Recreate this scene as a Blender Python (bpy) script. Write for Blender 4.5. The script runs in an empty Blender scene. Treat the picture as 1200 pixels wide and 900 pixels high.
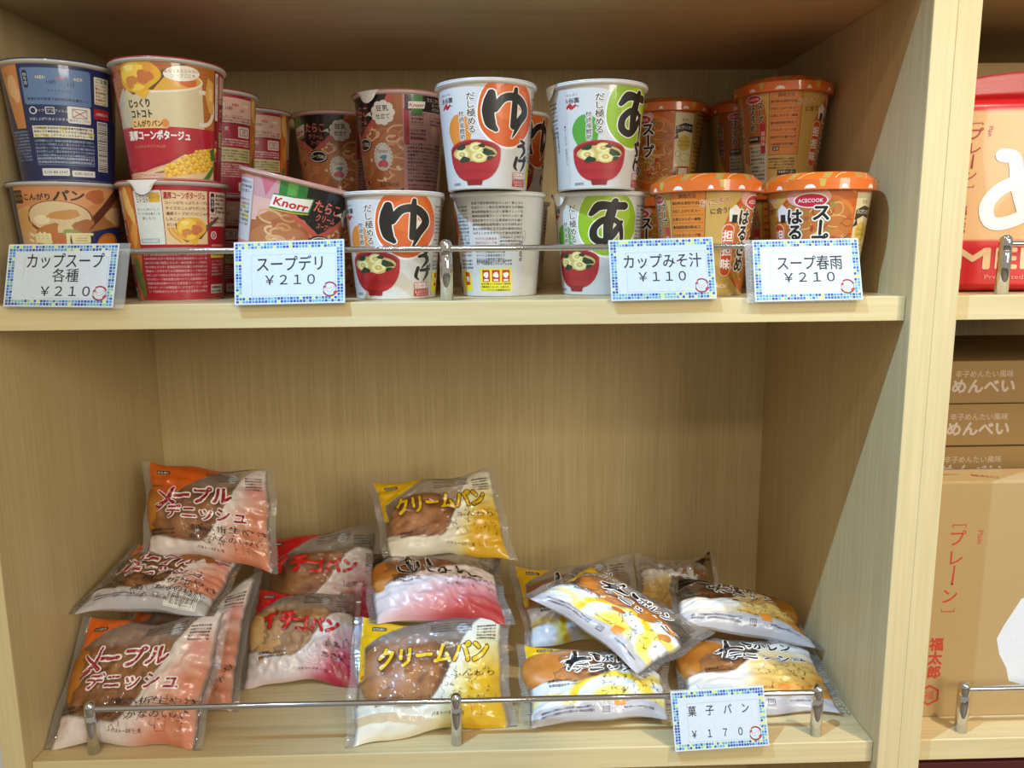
import bpy, math, random
import numpy as np
from math import sin, cos, pi, atan2
from mathutils import Vector, Matrix
from mathutils.geometry import tessellate_polygon
random.seed(7); RNG = np.random.default_rng(7)
S = 0.001                                    # everything is written in millimetres
scene = bpy.context.scene
COL = scene.collection
# ------------------------------------------------------------------ camera
CX, CY, CZ = 418.15, -645.45, 40.89
PITCH, YAW, ROLL = 0.1676, 0.0252, -0.0092
fwd = Vector((sin(YAW)*cos(PITCH), cos(YAW)*cos(PITCH), -sin(PITCH)))
rgt = Vector((cos(YAW), -sin(YAW), 0)); upv = rgt.cross(fwd)
r2 = cos(ROLL)*rgt + sin(ROLL)*upv; u2 = -sin(ROLL)*rgt + cos(ROLL)*upv
cd = bpy.data.cameras.new('camera'); cam = bpy.data.objects.new('camera', cd); COL.objects.link(cam)
M = Matrix((r2, u2, -fwd)).transposed().to_4x4(); M.translation = Vector((CX, CY, CZ))*S
cam.matrix_world = M; cd.sensor_width = 36; cd.lens = 926.8/1200*36; cd.clip_start = 0.01
scene.camera = cam
# ------------------------------------------------------------------ world, lights, exposure
w = bpy.data.worlds.new('shop_ambient'); scene.world = w; w.use_nodes = True
w.node_tree.nodes['Background'].inputs[0].default_value = (1.0, 0.90, 0.74, 1)
w.node_tree.nodes['Background'].inputs[1].default_value = 0.40
def light(name, typ, loc, target, power, color, size=0.1, spot=None, blend=0.3, size_y=None):
    l = bpy.data.lights.new(name, typ); l.energy = power; l.color = color
    if typ == 'AREA':
        l.size = size
        if size_y: l.shape = 'RECTANGLE'; l.size_y = size_y
    else: l.shadow_soft_size = size
    if typ == 'SPOT': l.spot_size = spot; l.spot_blend = blend
    o = bpy.data.objects.new(name, l); COL.objects.link(o)
    o.location = Vector(loc)*S
    o.rotation_euler = (Vector(target)-Vector(loc)).to_track_quat('-Z', 'Y').to_euler()
    return o
# far ceiling panels down the aisle in front of the shelf (27 degrees above the horizontal)
light('ceiling_panel_light', 'AREA', (300, -3300, 1650), (400, 100, -100), 14, (1.0, 0.90, 0.72), 0.5, size_y=0.22)
# ceiling spotlights close above the shelf front
light('ceiling_spotlight_left', 'SPOT', (-250, -640, 1390), (660, 30, -320), 150, (0.34, 0.64, 1.0), 0.012, spot=0.54, blend=0.8)
light('ceiling_spotlight_right', 'SPOT', (1330, -760, 1500), (930, 60, -150), 90, (1.0, 0.93, 0.80), 0.015, spot=0.42, blend=0.3)
light('aisle_light_right', 'AREA', (2000, -2500, 700), (300, 200, -200), 36, (1.0, 0.92, 0.76), 1.0)
light('ceiling_lamp_high', 'AREA', (100, -1500, 1700), (400, 100, 0), 5, (1.0, 0.93, 0.8), 0.12)
for k, (lx, ly, lz) in enumerate(((900, -1500, 1560), (250, -2100, 1560), (-500, -1300, 1560), (1500, -2300, 1560))):
    light('added_sparkle_light', 'POINT', (lx, ly, lz), (0, 0, 0), 4.5, (1.0, 0.94, 0.84), 0.022)  # unseen point lamps, added to put small sparkles on the wrapper film
scene.view_settings.view_transform = 'Standard'; scene.view_settings.look = 'None'
scene.view_settings.gamma = 1; scene.view_settings.use_curve_mapping = False
scene.view_settings.exposure = 0.0
scene.cycles.transparent_max_bounces = 24
scene.cycles.max_bounces = 6
scene.cycles.use_denoising = True
# ------------------------------------------------------------------ helpers
def lin(c):
    c = c.lstrip('#'); v = np.array([int(c[i:i+2], 16)/255 for i in (0, 2, 4)])
    return np.where(v <= 0.04045, v/12.92, ((v+0.055)/1.055)**2.4)
def lin_arr(v):
    v = np.clip(v, 0, 1)
    return np.where(v <= 0.04045, v/12.92, ((v+0.055)/1.055)**2.4)
def mesh_from(name, verts, faces, mats=(), smooth=True):
    me = bpy.data.meshes.new(name)
    me.from_pydata([tuple(np.asarray(v, float)*S) for v in verts], [], [tuple(int(i) for i in f) for f in faces])
    for m in mats: me.materials.append(m)
    if smooth: me.polygons.foreach_set('use_smooth', [True]*len(me.polygons))
    me.update(); return me
def link(name, me, parent=None, loc=None):
    o = bpy.data.objects.new(name, me); COL.objects.link(o)
    if parent: o.parent = parent
    if loc is not None: o.location = Vector(loc)*S
    return o
def empty(name, loc=(0, 0, 0), rot=(0, 0, 0), label=None, cat=None, group=None, parent=None):
    o = bpy.data.objects.new(name, None); COL.objects.link(o); o.empty_display_size = 0.02
    o.location = Vector(loc)*S; o.rotation_euler = rot
    if parent: o.parent = parent
    tag(o, label, cat, group); return o
def tag(o, label=None, cat=None, group=None, kind=None):
    if label: o['label'] = label
    if cat: o['category'] = cat
    if group: o['group'] = group
    if kind: o['kind'] = kind
    return o
def box_me(name, a, b, mat, bev=0.6):
    """box from corner a to corner b with chamfered edges (mm)"""
    import bmesh
    bm = bmesh.new(); bmesh.ops.create_cube(bm, size=1)
    a = np.array(a, float); b = np.array(b, float)
    for v in bm.verts: v.co = Vector(((np.array(v.co)+0.5)*(b-a)+a)*S)
    if bev: bmesh.ops.bevel(bm, geom=list(bm.edges), offset=bev*S, segments=2, profile=0.5, affect='EDGES')
    me = bpy.data.meshes.new(name); bm.to_mesh(me); bm.free(); me.materials.append(mat); return me
def lathe(name, prof, mat, n=64, cols=None):
    V = []; F = []
    for r, z in prof:
        for k in range(n): V.append((r*sin(2*pi*k/n), -r*cos(2*pi*k/n), z))
    for i in range(len(prof)-1):
        for k in range(n):
            F.append((i*n+k, i*n+(k+1) % n, (i+1)*n+(k+1) % n, (i+1)*n+k))
    return mesh_from(name, V, F, [mat])
# ------------------------------------------------------------------ materials
def new_mat(name):
    m = bpy.data.materials.new(name); m.use_nodes = True
    return m, m.node_tree, m.node_tree.nodes['Principled BSDF']
def plain(name, col, rough=0.5, metal=0.0, coat=0.0, var=0.04, scale=30):
    m, nt, b = new_mat(name)
    tc = nt.nodes.new('ShaderNodeTexCoord'); no = nt.nodes.new('ShaderNodeTexNoise'); no.inputs['Scale'].default_value = scale
    mx = nt.nodes.new('ShaderNodeMix'); mx.data_type = 'RGBA'
    c = lin(col); mx.inputs[6].default_value = (*(c*(1-var)), 1); mx.inputs[7].default_value = (*np.clip(c*(1+var), 0, 1), 1)
    nt.links.new(tc.outputs['Object'], no.inputs['Vector']); nt.links.new(no.outputs['Fac'], mx.inputs[0])
    nt.links.new(mx.outputs[2], b.inputs['Base Color'])
    b.inputs['Roughness'].default_value = rough; b.inputs['Metallic'].default_value = metal
    b.inputs['Coat Weight'].default_value = coat; b.inputs['Coat Roughness'].default_value = 0.08
    return m
def wood(name, c1, c2, scl, rough=0.42):
    """pale laminate with fine streaked grain; scl = noise scale per axis (small = along the grain)"""
    m, nt, b = new_mat(name); N = nt.nodes; L = nt.links
    tc = N.new('ShaderNodeTexCoord'); mp = N.new('ShaderNodeMapping'); mp.inputs['Scale'].default_value = scl
    L.new(tc.outputs['Object'], mp.inputs['Vector'])
    n1 = N.new('ShaderNodeTexNoise'); n1.inputs['Scale'].default_value = 1; n1.inputs['Detail'].default_value = 4; n1.inputs['Roughness'].default_value = .6
    L.new(mp.outputs[0], n1.inputs['Vector'])
    mp2 = N.new('ShaderNodeMapping'); mp2.inputs['Scale'].default_value = [s*0.16 for s in scl]; L.new(tc.outputs['Object'], mp2.inputs['Vector'])
    n2 = N.new('ShaderNodeTexNoise'); n2.inputs['Scale'].default_value = 1; n2.inputs['Detail'].default_value = 3; L.new(mp2.outputs[0], n2.inputs['Vector'])
    ad = N.new('ShaderNodeMath'); ad.operation = 'MULTIPLY_ADD'; ad.inputs[1].default_value = 0.45
    L.new(n2.outputs['Fac'], ad.inputs[0]); L.new(n1.outputs['Fac'], ad.inputs[2])
    rp = N.new('ShaderNodeMapRange'); rp.inputs['From Min'].default_value = 0.45; rp.inputs['From Max'].default_value = 1.0
    L.new(ad.outputs[0], rp.inputs['Value'])
    mx = N.new('ShaderNodeMix'); mx.data_type = 'RGBA'
    mx.inputs[6].default_value = (*lin(c1), 1); mx.inputs[7].default_value = (*lin(c2), 1)
    L.new(rp.outputs[0], mx.inputs[0]); L.new(mx.outputs[2], b.inputs['Base Color'])
    bp = N.new('ShaderNodeBump'); bp.inputs['Strength'].default_value = 0.12; bp.inputs['Distance'].default_value = 0.0004
    L.new(n1.outputs['Fac'], bp.inputs['Height']); L.new(bp.outputs[0], b.inputs['Normal'])
    b.inputs['Roughness'].default_value = rough; b.inputs['Specular IOR Level'].default_value = 0.35
    return m
W1, W2 = '#bfa878', '#d6c193'
wood_v = wood('maple_laminate_upright', W1, W2, (420, 420, 9))        # grain runs up
wood_h = wood('maple_laminate_level', W1, W2, (9, 300, 420))          # grain runs left to right
wood_e = wood('maple_edge_band', '#cfbf90', '#dfcfa2', (300, 300, 8))
wood_eh = wood('maple_edge_band_level', '#cfbf90', '#dfcfa2', (8, 300, 300))
chrome = plain('polished_chrome', '#d8dade', 0.07, 1.0, var=0.01)
def print_mat(name, rough=0.35, coat=0.6, bump=0.0):
    m, nt, b = new_mat(name)
    at = nt.nodes.new('ShaderNodeAttribute'); at.attribute_name = 'Col'
    no = nt.nodes.new('ShaderNodeTexNoise'); no.inputs['Scale'].default_value = 260; no.inputs['Detail'].default_value = 3
    tc = nt.nodes.new('ShaderNodeTexCoord'); nt.links.new(tc.outputs['Object'], no.inputs['Vector'])
    mr = nt.nodes.new('ShaderNodeMapRange'); mr.inputs['To Min'].default_value = 0.93; mr.inputs['To Max'].default_value = 1.07
    nt.links.new(no.outputs['Fac'], mr.inputs['Value'])
    vm = nt.nodes.new('ShaderNodeVectorMath'); vm.operation = 'SCALE'
    nt.links.new(at.outputs['Color'], vm.inputs[0]); nt.links.new(mr.outputs[0], vm.inputs['Scale'])
    nt.links.new(vm.outputs[0], b.inputs['Base Color'])
    b.inputs['Roughness'].default_value = rough; b.inputs['Coat Weight'].default_value = coat; b.inputs['Coat Roughness'].default_value = 0.06
    if bump:
        n2 = nt.nodes.new('ShaderNodeTexNoise'); n2.inputs['Scale'].default_value = 55; n2.inputs['Detail'].default_value = 2
        mp = nt.nodes.new('ShaderNodeMapping'); mp.inputs['Scale'].default_value = (1, 1, .35)
        nt.links.new(tc.outputs['Object'], mp.inputs[0]); nt.links.new(mp.outputs[0], n2.inputs['Vector'])
        bp = nt.nodes.new('ShaderNodeBump'); bp.inputs['Strength'].default_value = bump; bp.inputs['Distance'].default_value = 0.002
        nt.links.new(n2.outputs['Fac'], bp.inputs['Height']); nt.links.new(bp.outputs[0], b.inputs['Coat Normal'])
    return m
sleeve_print = print_mat('printed_paper_under_shrink_film', 0.4, 0.8, 0.35)
matte_print = print_mat('matte_print', 0.6, 0.0)
wrap_print = print_mat('print_on_film', 0.35, 0.5, 0.3)
white_rim = plain('white_paper_rim', '#e9e7e2', 0.4)
white_card = plain('white_paper_card', '#e4ecf4', 0.55, var=0.01)
board_mat = None
# ------------------------------------------------------------------ flat artwork -> coloured triangles
_tc = {}
def glyphs(s, res=2, off=0.0):
    k = (s, res, off)
    if k in _tc: return _tc[k]
    c = bpy.data.curves.new('t', 'FONT'); c.body = s; c.size = 1; c.resolution_u = res; c.offset = off
    o = bpy.data.objects.new('t', c); COL.objects.link(o); bpy.context.view_layer.update()
    dg = bpy.context.evaluated_depsgraph_get()
    me = o.evaluated_get(dg).to_mesh(); me.calc_loop_triangles()
    n = len(me.vertices); V = np.empty(n*3); me.vertices.foreach_get('co', V); V = V.reshape(-1, 3)[:, :2]
    T = np.empty(len(me.loop_triangles)*3, int); me.loop_triangles.foreach_get('vertices', T)
    tri = V[T.reshape(-1, 3)] if len(T) else np.zeros((0, 3, 2))
    o.to_mesh_clear(); bpy.data.objects.remove(o); bpy.data.curves.remove(c)
    if len(tri):
        x0, x1 = tri[..., 0].min(), tri[..., 0].max()
        y0, y1 = tri[..., 1].min(), tri[..., 1].max()
    else: x0 = x1 = y0 = y1 = 0
    _tc[k] = (tri, x0, x1, y0, y1); return _tc[k]
class Art:
    def __init__(s): s.T = []; s.C = []; s.Z = []
    def add(s, tri, col, z):
        if len(tri) == 0: return
        s.T.append(np.asarray(tri, float)); s.C.append(np.tile(lin(col) if isinstance(col, str) else col, (len(tri), 1)))
        s.Z.append(np.full(len(tri), float(z)))
    def poly(s, p, col, z=1):
        t = tessellate_polygon([[Vector((x, y, 0)) for x, y in p]])
        p = np.array(p, float); s.add([[p[a], p[b], p[c]] for a, b, c in t], col, z)
    def rect(s, x0, y0, x1, y1, col, z=1): s.add([[(x0, y0), (x1, y0), (x1, y1)], [(x0, y0), (x1, y1), (x0, y1)]], col, z)
    def rr(s, x0, y0, x1, y1, r, col, z=1):
        p = []
        for cx, cy, a in ((x1-r, y1-r, 0), (x0+r, y1-r, 90), (x0+r, y0+r, 180), (x1-r, y0+r, 270)):
            for k in range(5): t = math.radians(a+k*22.5); p.append((cx+r*cos(t), cy+r*sin(t)))
        s.poly(p, col, z)
    def ell(s, cx, cy, a, b, col, z=1, n=28, rot=0, wob=0, seed=0):
        rn = random.Random(seed); ph = rn.random()*6
        p = []
        for k in range(n):
            t = 2*pi*k/n; q = 1+wob*(sin(3*t+ph)+.6*sin(5*t+2*ph))
            x, y = a*q*cos(t), b*q*sin(t); p.append((cx+x*cos(rot)-y*sin(rot), cy+x*sin(rot)+y*cos(rot)))
        s.poly(p, col, z)
    def ring(s, cx, cy, a, b, w, col, z=1, a0=0, a1=360, n=32):
        t = np.radians(np.linspace(a0, a1, n+1)); tr = []
        o = np.stack([cx+a*np.cos(t), cy+b*np.sin(t)], 1); i = np.stack([cx+(a-w)*np.cos(t), cy+(b-w)*np.sin(t)], 1)
        for k in range(n): tr += [[o[k], o[k+1], i[k+1]], [o[k], i[k+1], i[k]]]
        s.add(tr, col, z)
    def frame(s, x0, y0, x1, y1, w, col, z=1):
        s.rect(x0, y0, x1, y0+w, col, z); s.rect(x0, y1-w, x1, y1, col, z); s.rect(x0, y0, x0+w, y1, col, z); s.rect(x1-w, y0, x1, y1, col, z)
    def stroke(s, pts, ws, col, z=1, out=None, ow=1.0, sm=6):
        """brush stroke through pts with widths ws (round ends), smooth"""
        P = np.array(pts, float)
        if np.isscalar(ws): ws = [ws]*len(P)
        Wd = np.array(ws, float)
        if len(P) > 2:
            Q = []; w2 = []
            E = np.vstack([2*P[0]-P[1], P, 2*P[-1]-P[-2]])
            for i in range(len(P)-1):
                p0, p1, p2, p3 = E[i:i+4]
                for k in range(sm):
                    t = k/sm
                    Q.append(.5*((2*p1)+(-p0+p2)*t+(2*p0-5*p1+4*p2-p3)*t*t+(-p0+3*p1-3*p2+p3)*t**3)); w2.append(Wd[i]*(1-t)+Wd[i+1]*t)
            Q.append(P[-1]); w2.append(Wd[-1]); P = np.array(Q); Wd = np.array(w2)
        def band(extra, c, zz):
            d = np.gradient(P, axis=0); d /= np.linalg.norm(d, axis=1)[:, None]+1e-9; n = np.stack([-d[:, 1], d[:, 0]], 1)
            h = (Wd/2+extra)[:, None]; a = P+n*h; b = P-n*h; tr = []
            for k in range(len(P)-1): tr += [[b[k], b[k+1], a[k+1]], [b[k], a[k+1], a[k]]]
            s.add(tr, c, zz)
            for q, hh in ((P[0], h[0, 0]), (P[-1], h[-1, 0])): s.ell(q[0], q[1], hh, hh, c, zz, n=10)
        if out: band(ow, out, z-1)
        band(0, col, z)
    def text(s, st, x, y, h, col, z=2, w=None, bold=0.0, out=None, ow=0.06, vert=False, rot=0.0, res=2, shear=0.0, align='c', sp=1.02, ring2=None):
        """centre of the text at x,y; h = size in mm; bold/ow in em"""
        if vert:
            n = len(st)
            for i, ch in enumerate(st):
                if ch == 'ー': s.stroke([(x, y+((n-1)/2-i)*h*sp+h*.36), (x-.02*h, y+((n-1)/2-i)*h*sp-h*.36)], h*(.07+bold*2), col, z, out, ow*h); continue
                s.text(ch, x, y+((n-1)/2-i)*h*sp, h, col, z, None, bold, out, ow, False, rot, res, shear)
            return
        tri, x0, x1, y0, y1 = glyphs(st, res, 0.0 if h >= 5 else min(bold, .012))
        if len(tri) == 0: return
        t = tri.copy(); t[..., 1] -= .36
        t[..., 0] -= (x0+x1)/2 if align == 'c' else x0
        sx = h if w is None else w/max(x1-x0, .01)
        t[..., 0] += shear*t[..., 1]
        t[..., 0] *= sx; t[..., 1] *= h
        if rot:
            c, q = cos(rot), sin(rot); t = np.stack([t[..., 0]*c-t[..., 1]*q, t[..., 0]*q+t[..., 1]*c], -1)
        t += np.array([x, y])
        def ringcopy(r, c, zz, n=8):
            for k in range(n): s.add(t+np.array([cos(2*pi*k/n+.2), sin(2*pi*k/n+.2)])*r, c, zz-.45+k*.03)
        extra = bold*h*.8 if h >= 5 else 0
        if ring2: ringcopy(extra+ow*h*1.9, ring2, z-2, 12)
        if out: ringcopy(extra+ow*h, out, z-1, 12 if ow*h > .8 else 8)
        if extra > 0: ringcopy(extra, col, z, 6)
        s.add(t, col, z)
    def rows(s, x, y, w, n, h, col, z=2, words=None, dy=None, gap=0.0, seed=0):
        """n lines of small print, x left, y top"""
        rn = random.Random(seed); words = words or FINE
        dy = dy or h*1.35
        for i in range(n):
            k = max(3, int(w/h/0.98)); t = ''
            while len(t) < k: t += rn.choice(words)
            s.text(t[:k], x, y-i*dy-h/2, h, col, z, None, 0.012, align='l', res=1); s.text(t[:k], x+.055*h, y-i*dy-h/2+.03*h, h, col, z+.1, None, 0.0, align='l', res=1)
    def get(s):
        return np.concatenate(s.T), np.concatenate(s.C), np.concatenate(s.Z)
FINE = ['熱湯を注ぎ', 'よくかきまぜて', '名称', '原材料名', '食塩', '砂糖', '調味料', '●内容量', '賞味期限', '保存方法', 'お召し上がり方', '小麦', '乳成分', 'やけどに注意', '直射日光を避け', '常温で保存', 'スープ', 'コーン', 'ねぎ', 'エネルギー', 'たんぱく質', '炭水化物', '脂質', '●製造者', '電子レンジ不可']
def subdivide(T, C, Z, mx, my):
    for _ in range(14):
        d = np.abs(T-np.roll(T, -1, 1)); q = np.maximum(d[..., 0]/mx, d[..., 1]/my)     # edges i->i+1
        m = q.max(1); big = m > 1
        if not big.any(): break
        B = T[big]; e = q[big].argmax(1); i = np.arange(len(B))
        a, b, c = B[i, e], B[i, (e+1) % 3], B[i, (e+2) % 3]; md = (a+b)/2
        T = np.concatenate([T[~big], np.stack([a, md, c], 1), np.stack([md, b, c], 1)])
        C = np.concatenate([C[~big], C[big], C[big]]); Z = np.concatenate([Z[~big], Z[big], Z[big]])
    return T, C, Z
def art_mesh(name, art, fn, mat, mx=3.0, my=1e9, lift=0.05, base=0.08):
    """fn(u,v) -> (points mm, normals)"""
    T, C, Z = art.get(); T, C, Z = subdivide(T, C, Z, mx, my)
    area = (T[:, 1, 0]-T[:, 0, 0])*(T[:, 2, 1]-T[:, 0, 1])-(T[:, 1, 1]-T[:, 0, 1])*(T[:, 2, 0]-T[:, 0, 0])
    f = area < 0; T[f] = T[f][:, ::-1]
    uv = T.reshape(-1, 2); zz = np.repeat(Z, 3)
    P, N = fn(uv[:, 0], uv[:, 1])
    P = P+N*(base+lift*zz)[:, None]
    n = len(P); me = bpy.data.meshes.new(name)
    me.vertices.add(n); me.vertices.foreach_set('co', (P*S).ravel())
    me.loops.add(n); me.loops.foreach_set('vertex_index', np.arange(n))
    me.polygons.add(n//3); me.polygons.foreach_set('loop_start', np.arange(0, n, 3)); me.polygons.foreach_set('loop_total', np.full(n//3, 3))
    me.polygons.foreach_set('use_smooth', np.ones(n//3, bool))
    me.update(calc_edges=True)
    ca = me.color_attributes.new('Col', 'FLOAT_COLOR', 'CORNER')
    cc = np.ones((n, 4)); cc[:, :3] = np.repeat(C, 3, 0); ca.data.foreach_set('color', cc.ravel())
    me.normals_split_custom_set(N.tolist())
    me.materials.append(mat); return me
# ================================================================== SHELVING
WI, D = 765.0, 340.0                       # inner width and depth of the bay
ZF, ZT, TH, REC = -408.5, 251.0, 20.5, 9.4
ZB, ZU = -1200.0, 900.0                    # shelving goes on below and above the frame
def bay(x0, x1, first, label):
    r = empty('shelving_unit', (x0, 0, ZB), label=label, cat='shelving')
    def part(n, a, b, m, bev=.8):
        me = box_me(n, (a[0]-x0, a[1], a[2]-ZB), (b[0]-x0, b[1], b[2]-ZB), m, bev); return link(n, me, r)
    tl = 19.2
    def panel(a, b):
        p = part('side_panel', (a, 1.2, ZB), (b, D+18, ZU), wood_v)
        e = link('edge_band', box_me('edge_band', (a-x0, 0, 0), (b-x0, 1.6, ZU-ZB), wood_e, .5), p)
    panel(x0-tl, x0); panel(x1, x1+tl)
    part('back_panel', (x0, D, ZB), (x1, D+18, ZU), wood_v, .3)
    return r
bayL = bay(0, WI, True, 'pale maple shelving bay filling the photo, holding cup soups above wrapped bread')
bayR = bay(WI+38.5, WI+38.5+WI, False, 'neighbouring pale maple shelving bay at the right edge, holding rice cracker bags and cartons')
def shelf(x0, x1, z, label, posts=None, rod_l=True, y0=REC, th=TH):
    r = empty('shelf_board', (x0, 0, z), label=label, cat='shelf')
    link('board', box_me('board', (.4, y0+1, -th), (x1-x0-.4, D-.3, 0), wood_h, .5), r)
    link('front_edging', box_me('front_edging', (.4, y0, -th), (x1-x0-.4, y0+2.0, -.05), wood_eh, .6), r)
    if posts:
        g = empty('guard_rail', (x0, 22, z+.05), label=posts, cat='guard rail', group='chrome guard rails')
        for px in (50, 381, 716):
            link('rail_post', lathe('rail_post', [(0.01, 0), (5.3, 0), (5.3, 36.3), (4.9, 36.9), (4.9, 37.3), (5.3, 37.9), (5.3, 45), (4.7, 47.6), (3.2, 49.6), (1.4, 50.3), (0.01, 50.4)], chrome, 28), g, (px, 0, 0))
        xa, xb = 50, 716
        n = 14; V = []; F = []
        for x in (xa, xb):
            for k in range(n): V.append((x, 2.6*sin(2*pi*k/n), 42.6+2.6*cos(2*pi*k/n)))
        for k in range(n): F.append((k, (k+1) % n, n+(k+1) % n, n+k))
        link('rail_rod', mesh_from('rail_rod', V, F, [chrome]), g)
    return r
shelf(0, WI, 0, 'pale maple shelf under the soup cups, behind four price cards', 'chrome guard rail with three round posts in front of the soup cups')
shelf(0, WI, ZF, 'pale maple shelf under the pile of wrapped breads', 'chrome guard rail with three round posts in front of the wrapped breads')
shelf(0, WI, ZT+TH, 'pale maple shelf over the soup cups at the top of the photo')
X2 = WI+38.5
shelf(X2, X2+WI, 0, 'pale maple shelf under the red and beige bag', 'chrome guard rail in front of the red and beige bag')
shelf(X2, X2+WI, ZF, 'pale maple shelf under the tall brown carton at lower right', 'chrome guard rail in front of the tall brown carton')
shelf(X2, X2+WI, ZT+TH, 'pale maple shelf at the top right, above the red and beige bag')
red_dark = plain('dark_red_carton', '#5a1f22', 0.6)
fl = link('floor', box_me('floor', (-3000, -5000, ZB-40), (4500, 900, ZB), plain('shop_floor_vinyl', '#8f877b', 0.5), 0)); fl['kind'] = 'structure'
# ================================================================== CUPS
def cup_fn(rb, rt, H):
    Rm = (rb+rt)/2
    def fn(u, v):
        a = u/Rm; r = rb+(rt-rb)*v/H
        P = np.stack([r*np.sin(a), -r*np.cos(a), v], 1); k = (rt-rb)/H
        N = np.stack([np.sin(a), -np.cos(a), np.full_like(a, -k)], 1); N /= np.linalg.norm(N, axis=1)[:, None]
        return P, N
    return fn
def scale_art(a, s, xs=1.0):
    for t in a.T: t[..., 0] *= xs; t[..., 1] *= s
RM = 42.0; HALF = pi*RM
def wrapbg(a, col): a.rect(-HALF, 1.0, HALF, 101.5, col, 0)
def steps_panel(a, x, y, bg, ink):           # "how to make" strip: three little cups with numbers
    a.rr(x-22, y-11, x+22, y+11, 2, bg, 2)
    for i, (dx, n) in enumerate(((-13, '1'), (1, '2'), (14, '3'))):
        a.ell(x+dx-4, y+8, 1.6, 1.6, ink, 3, 12); a.text(n, x+dx-4, y+8, 2.6, bg, 4)
        a.poly([(x+dx-3.5, y+3), (x+dx+4, y+3), (x+dx+3, y-5), (x+dx-2.5, y-5)], '#e8e6e0', 3); a.ell(x+dx+.2, y+3, 3.8, 1.5, '#c8694a' if i == 1 else '#e9d9a0', 4, 14)
    a.text('10秒', x-5, y-1, 4, ink, 4, bold=.02); a.text('1分', x+9, y-2, 4, ink, 4, bold=.02)
    a.text('よくかきまぜる', x, y-8, 2.6, ink, 4)
def barcode(a, x0, y0, x1, y1, seed=1, horiz=False):
    rn = random.Random(seed); a.rect(x0, y0, x1, y1, '#e8e8e4', 2); p = (y0 if horiz else x0)+.7; e = (y1 if horiz else x1)-.7
    while p < e:
        wd = rn.choice([.3, .45, .8])
        if horiz: a.rect(x0+.6, p, x1-.6, min(p+wd, e), '#1c1c20', 3)
        else: a.rect(p, y0+.6, min(p+wd, e), y1-.6, '#1c1c20', 3)
        p += wd+rn.choice([.35, .5, .9])
def spoonful(a, cx, cy, s, z=3):             # a spoon of thick potage with croutons
    a.poly([(cx-18*s, cy+8*s), (cx-16*s, cy-6*s), (cx-6*s, cy-14*s), (cx+12*s, cy-10*s), (cx+22*s, cy+2*s), (cx+40*s, cy+16*s), (cx+38*s, cy+18*s), (cx+18*s, cy+6*s), (cx+8*s, cy+14*s)], '#6b4a30', z)
    a.ell(cx, cy+2*s, 18*s, 14*s, '#e3ab2c', z+1, 30, .15, .05, 3)
    a.poly([(cx-8*s, cy-10*s), (cx+4*s, cy-18*s), (cx+10*s, cy-10*s)], '#e8b437', z+1)
    a.ell(cx-4*s, cy+5*s, 12*s, 8*s, '#f1c94b', z+2, 20, .3, .1, 5); a.ell(cx+6*s, cy+1*s, 7*s, 6*s, '#c9743a', z+3, 16, .2, .12, 7)
    a.ell(cx-6*s, cy-3*s, 6*s, 5*s, '#cf8240', z+3, 16, .8, .12, 9); a.ell(cx-7*s, cy+9*s, 5*s, 3*s, '#f7dd78', z+3, 12, 0, .1, 2)
    a.ell(cx+9*s, cy+8*s, 4*s, 3*s, '#e0973f', z+3, 12, 0, .1, 4); a.ell(cx-1*s, cy-8*s, 6*s, 3*s, '#f4cf4c', z+3, 12, 0, .1, 8)
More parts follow.
